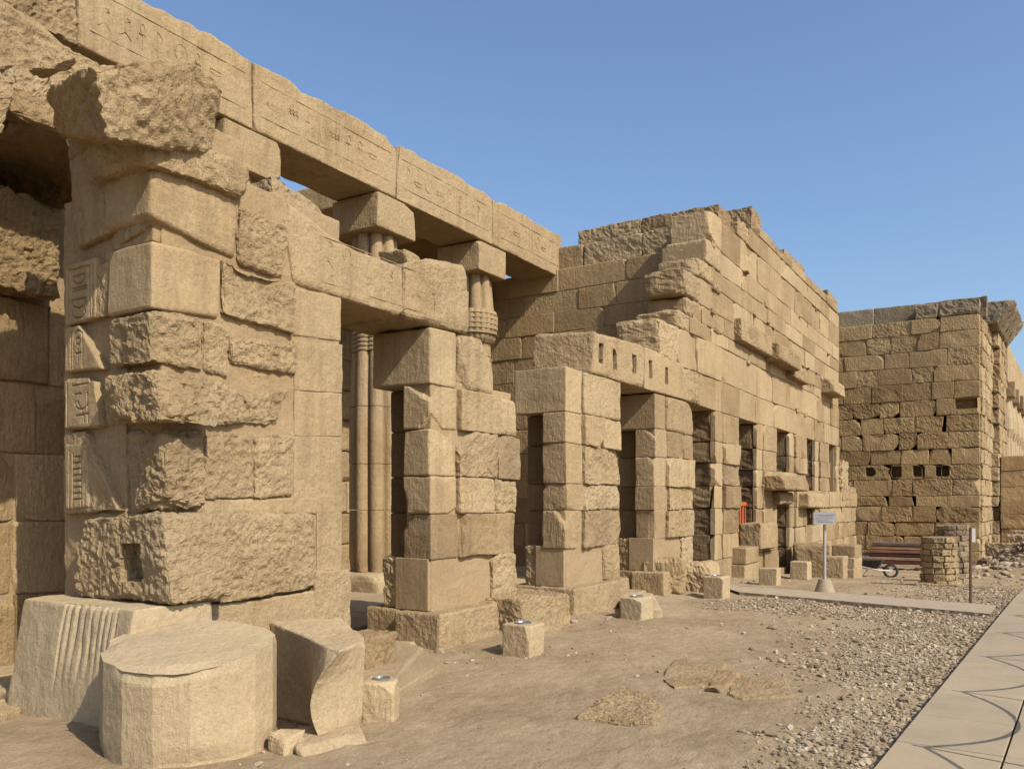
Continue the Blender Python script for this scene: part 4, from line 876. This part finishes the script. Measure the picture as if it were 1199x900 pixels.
# colonnade beyond
t = thing('distant_colonnade', 'receding row of pale columns under a beam at the far right edge', 'colonnade', (44, .9, -.5))
mbb = MB()
for k in range(7):
    u = 43.2 + 3.0 * k; y0 = 1.25 + sk * (u - X0); mb = MB()
    lathe_lobed(mb, u, y0 + .3, [(-.5, .5, .2), (4.2, .46, .2), (4.5, .44, .2), (4.9, .56, .12), (5.4, .55, .12), (6.3, .40, .2)], 8, .2, n=48, tint=.6); mb.build('column', PALE, t)
    mbb = MB(); stone(mbb, box8(u - .55, u + .55, y0 - .25, y0 + .85, 6.3, 6.95, .01), cell=.12, r=.03, amp=.01, dcell=1); mbb.build('abacus', STONE, t)
mb = MB()
for k in range(7):
    u = 42.2 + 3.0 * k; ya = 1.22 + sk * (u - X0); yb = 1.22 + sk * (u + 3 - X0)
    stone(mb, [[[(u, ya, 6.95), (u, ya, 8.6)], [(u, ya + 1, 6.95), (u, ya + 1, 8.6)]], [[(u + 2.98, yb, 6.95), (u + 2.98, yb, 8.6)], [(u + 2.98, yb + 1, 6.95), (u + 2.98, yb + 1, 8.6)]]], cell=.15, r=.04, amp=.02, dcell=1, tint=.7)
mb.build('beam', STONE, t)
mb = MB(); cbox(mb, 42, 65, 4, 5, -1, 8); mb.build('back_wall', BROWN, t, smooth=False)
# low brown wall in front of the colonnade
random.seed(62)
t = thing('low_wall', 'low straight-coursed brown wall below the distant colonnade', 'wall', (37, 0, -.5))
mb = MB(); zz = [-.6, .1, .65, 1.2, 1.75, 2.3, 2.9, 3.5]
for i in range(7): wall_course(mb, 'X', 38.5, -3.5, 1.0, zz[i], zz[i + 1], .6, .9, 2.2, out=.02, r=.02, amp=.01, rough=(.4, .8), sd=i, cellk=350)
mb.build('masonry', BROWN, t)
for k, (x_, y_, z_, w_, lb) in enumerate([(31.6, .75, .15, 1.0, 'lowest grey stone on the rubble mound by the wing corner'), (32.2, -.1, .55, 1.3, 'dark flat stone in the middle of the rubble mound'), (32.6, -.9, .75, 1.4, 'broad pale slab on top of the rubble mound'), (31.9, .3, .42, .7, 'small squared stone leaning on the rubble mound')]):
    rock('loose_stone', lb, 'stone', box8(x_ - .3, x_ + .3, y_ - w_ / 2, y_ + w_ / 2, z_ - .25, z_ + .2, .03), STONE, cell=.05, r=.06, amp=.03, rough=.9)
# ================================================================== round brick piers
def round_pier(px, py, R, h_, label, m_, tint0):
    x, y, _ = PG(px, py); z = gpt(x, y); y += .0; t = thing('round_pier', label, 'pier', (x, y, z), 'round rubble-brick piers')
    mb = MB(); n = int(h_ / .125); 
    for i in range(n):
        z0 = z + i * h_ / n; k = random.randint(8, 11); a0 = random.uniform(0, 6)
        for j in range(k):
            a, b_ = a0 + 2 * math.pi * j / k + .015, a0 + 2 * math.pi * (j + 1) / k - .015; Ro = R * random.uniform(.94, 1.03)
            if i == n - 1 and random.random() < .25: continue
            pt = lambda an, rr_, zz_: (x + rr_ * math.cos(an), y + rr_ * math.sin(an), zz_)
            c8 = [[[pt(a, Ro * .35, z0), pt(a, Ro * .35, z0 + h_ / n * .93)], [pt(b_, Ro * .35, z0), pt(b_, Ro * .35, z0 + h_ / n * .93)]], [[pt(a, Ro, z0), pt(a, Ro, z0 + h_ / n * .93)], [pt(b_, Ro, z0), pt(b_, Ro, z0 + h_ / n * .93)]]]
            stone(mb, c8, cell=.03, r=.02, amp=.016, rough=.9, dcell=1)
    mb.build('brickwork', m_, t)
    mb = MB(); N = 24; vs = [(x + R * .84 * math.cos(2 * math.pi * q / N), y + R * .84 * math.sin(2 * math.pi * q / N), zz_) for zz_ in (z - .05, z + h_ * .97) for q in range(N)]
    mb.add(vs, [(q, (q + 1) % N, N + (q + 1) % N, N + q) for q in range(N)]); mb.add(vs[N:] + [(x, y, z + h_ * .985)], [(q, (q + 1) % N, N) for q in range(N)]); mb.build('mortar_fill', MORTAR, t)
    return t
random.seed(71)
rp = round_pier(1100, 677, .375, 1.06, 'sunlit round pier of rough brick courses standing on a flat footing', STONE, .5)
x_, y_, _ = PG(1100, 677); mb = MB(); stone(mb, box8(x_ - .48, x_ + .48, y_ - .42, y_ + .42, gpt(x_, y_) - .1, gpt(x_, y_) + .07, .03), cell=.04, r=.03, amp=.02, rough=.8, dcell=1); mb.build('footing', STONE, rp)
round_pier(1116, 665, .40, 1.45, 'taller grey-brown round pier directly behind the sunlit one', GREY, .2)
# ================================================================== sign post
grey_p = plain('grey_metal', (.36, .33, .31), .5, .3); board = plain('sign_board', (.34, .33, .31), .45, .1)
x, y, _ = PG(966, 694); z = gpt(x, y)
t = thing('sign_post', 'small grey sign board on a thin pole set in a conical concrete foot', 'sign', (x, y, z))
mb = MB(); tube(mb, [(x, y, z - .02), (x, y, z + .27)], [.20, .10], 24); mb.build('concrete_foot', CONC, t)
mb = MB(); tube(mb, [(x, y, z + .25), (x, y, z + 1.40)], .028, 10); mb.build('pole', grey_p, t)
vdir = Vector((-x, -y, 0)).normalized(); rdir = Vector((-vdir.y, vdir.x, 0))
def panel(mb, c, w_, h_, th, tilt=0):
    vs = [tuple(Vector(c) + rdir * sx * w_ / 2 + Vector((0, 0, sz * h_ / 2)) + vdir * sy * th / 2 + vdir * (tilt * sz)) for sx in (-1, 1) for sy in (-1, 1) for sz in (-1, 1)]
    mb.add(vs, [(0, 1, 3, 2), (4, 6, 7, 5), (0, 4, 5, 1), (2, 3, 7, 6), (0, 2, 6, 4), (1, 5, 7, 3)])
mb = MB(); panel(mb, tuple(Vector((x, y, z + 1.36)) + vdir * .05), .37, .22, .02, -.02); pb = mb.build('sign_board', board, t, smooth=False)
inkm = plain('sign_print', (.13, .13, .14), .5); mb = MB()
for i, (zz_, ww, off) in enumerate([(1.425, .27, 0), (1.395, .22, .01), (1.36, .29, 0), (1.325, .18, -.03), (1.295, .24, .0)]):
    k = -ww / 2
    while k < ww / 2:
        l_ = random.uniform(.018, .05); c = Vector((x, y, z + zz_)) + rdir * (k + l_ / 2 + off) + vdir * .0625; panel(mb, tuple(c + vdir * (-.02 * (zz_ - 1.36) / .11)), l_, .010, .002); k += l_ + .012
mb.build('printed_lines', inkm, pb, smooth=False)
# thin marker post
x, y, _ = PG(1137, 707); z = gpt(x, y); rust = plain('rusty_metal', (.13, .065, .04), .7, .2)
t = thing('marker_post', 'thin rusty post with a white tag near its top, beside the path', 'post', (x, y, z))
mb = MB(); tube(mb, [(x, y, z - .05), (x, y, z + 1.24)], .022, 8); mb.build('pole', rust, t)
mb = MB(); vdir = Vector((-x, -y, 0)).normalized(); rdir = Vector((-vdir.y, vdir.x, 0)); panel(mb, tuple(Vector((x, y, z + 1.12)) - rdir * -.045), .05, .22, .01); mb.build('tag', plain('white_paint', (.75, .7, .62), .5), t, smooth=False)
# ================================================================== plank pile and wheelbarrow
random.seed(81); wood = [plain('red_plank', (.24, .10, .07), .7, 0, .25, 5), plain('dark_plank', (.10, .07, .06), .7, 0, .25, 5), plain('brown_plank', (.30, .17, .10), .7, 0, .2, 5), plain('pale_plank', (.50, .38, .27), .7, 0, .15, 5)]
xb, yb0, _ = PG(1010, 657, -.25); xb += .6
words = ['lowest pale', 'second red', 'third brown', 'fourth dark', 'fifth red', 'sixth brown', 'topmost dark']
for k, mi in enumerate((3, 0, 2, 1, 0, 2, 1)):
    z = gpt(xb, yb0 - 1) + .14 + k * .115; l0 = random.uniform(-.2, .15); y1 = yb0 + l0; y0 = y1 - 2.1
    x0 = xb + random.uniform(-.05, .1); mb = MB(); stone(mb, box8(x0, x0 + .55, y0, y1, z - .045, z + .045, .01), cell=.25, r=.008, amp=.003, dcell=1)
    o = mb.build('plank', wood[mi]); l = (x0 + .25, (y0 + y1) / 2, z - .05); o.data.transform(Matrix.Translation([-q for q in l])); o.location = l; tag(o, words[k] + ' plank, counting up, in the pile behind the sunlit round pier', 'plank', 'planks piled before the far wing')
for k, dy in enumerate((-.4, -1.7)):
    mb = MB(); zz_ = gpt(xb, yb0 - 1); cbox(mb, xb - .05, xb + .7, yb0 + dy - .1, yb0 + dy + .1, zz_ - .08, zz_ + .09); o = mb.build('timber_bearer', wood[1]); tag(o, ['left timber bearer carrying the plank pile', 'right timber bearer carrying the plank pile'][k], 'timber')
x, y, _ = PG(1022, 664, -.2); z = gpt(x, y); black = plain('black_rubber', (.03, .03, .03), .7); white = plain('white_tube', (.62, .58, .52), .45)
t = thing('wheelbarrow', 'small wheelbarrow with a black tray and white tube frame beside the planks', 'wheelbarrow', (x, y, z))
mb = MB(); T = [(-.28, .42, .48), (.28, .42, .48), (.28, -.30, .48), (-.28, -.30, .48), (-.17, .28, .24), (.17, .28, .24), (.17, -.14, .24), (-.17, -.14, .24)]
mb.add([(x + a, y + b_, z + c) for a, b_, c in T], [(4, 5, 6, 7), (0, 1, 5, 4), (1, 2, 6, 5), (2, 3, 7, 6), (3, 0, 4, 7)]); o = mb.build('tray', black, t, smooth=False)
md = o.modifiers.new('s', 'SOLIDIFY'); md.thickness = .015
for sx in (-1, 1):
    mb = MB(); tube(mb, [(x + sx * .05, y - .48, z + .18), (x + sx * .2, y - .1, z + .22), (x + sx * .24, y + .45, z + .34), (x + sx * .24, y + .85, z + .50)], .018, 8); mb.build('handle', white, t)
    mb = MB(); tube(mb, [(x + sx * .2, y + .1, z + .26), (x + sx * .22, y + .3, z), (x + sx * .22, y + .42, z + .3)], .016, 8); mb.build('leg', white, t)
mb = MB(); tube(mb, [(x, y - .48 + .17 * math.cos(a), z + .18 + .17 * math.sin(a)) for a in np.linspace(0, 2 * math.pi, 24)], .035, 8, False); wh = mb.build('wheel', black, t)
mb = MB(); tube(mb, [(x - .04, y - .48, z + .18), (x + .04, y - .48, z + .18)], .07, 14); mb.build('hub', white, wh)
# ================================================================== rope barrier beside the path (outside the frame: its shadow falls on the paving)
S = Vector((.30, 1.08, -1.0)); post_h = 1.0
tips = [5.96 - 1.92 + 1.92 * k for k in range(7)]
feet = [Vector((tx - .25 * post_h, .64 - .05 * (tx - 5.96) - 1.08 * post_h, .055)) for tx in tips]
for k, fpt in enumerate(feet):
    t = thing('rope_post', 'dark rope barrier post standing on the path right of the frame', 'post', tuple(fpt), 'rope barrier posts')
    mb = MB(); tube(mb, [tuple(fpt), tuple(fpt + Vector((0, 0, post_h)))], .013, 8); mb.build('pole', rust, t)
    mb = MB(); tube(mb, [tuple(fpt), tuple(fpt + Vector((0, 0, .02)))], .12, 20); mb.build('base', rust, t)
for a, b_ in zip(feet[:-1], feet[1:]):
    mb = MB(); pts = [a.lerp(b_, i / 20) + Vector((0, 0, post_h - .06 - .42 * 4 * (i / 20) * (1 - i / 20))) for i in range(21)]
    tube(mb, [tuple(p) for p in pts], .013, 6); o = mb.build('barrier_rope', rust); tag(o, 'sagging barrier rope hung between two posts right of the path', 'rope', 'barrier ropes')
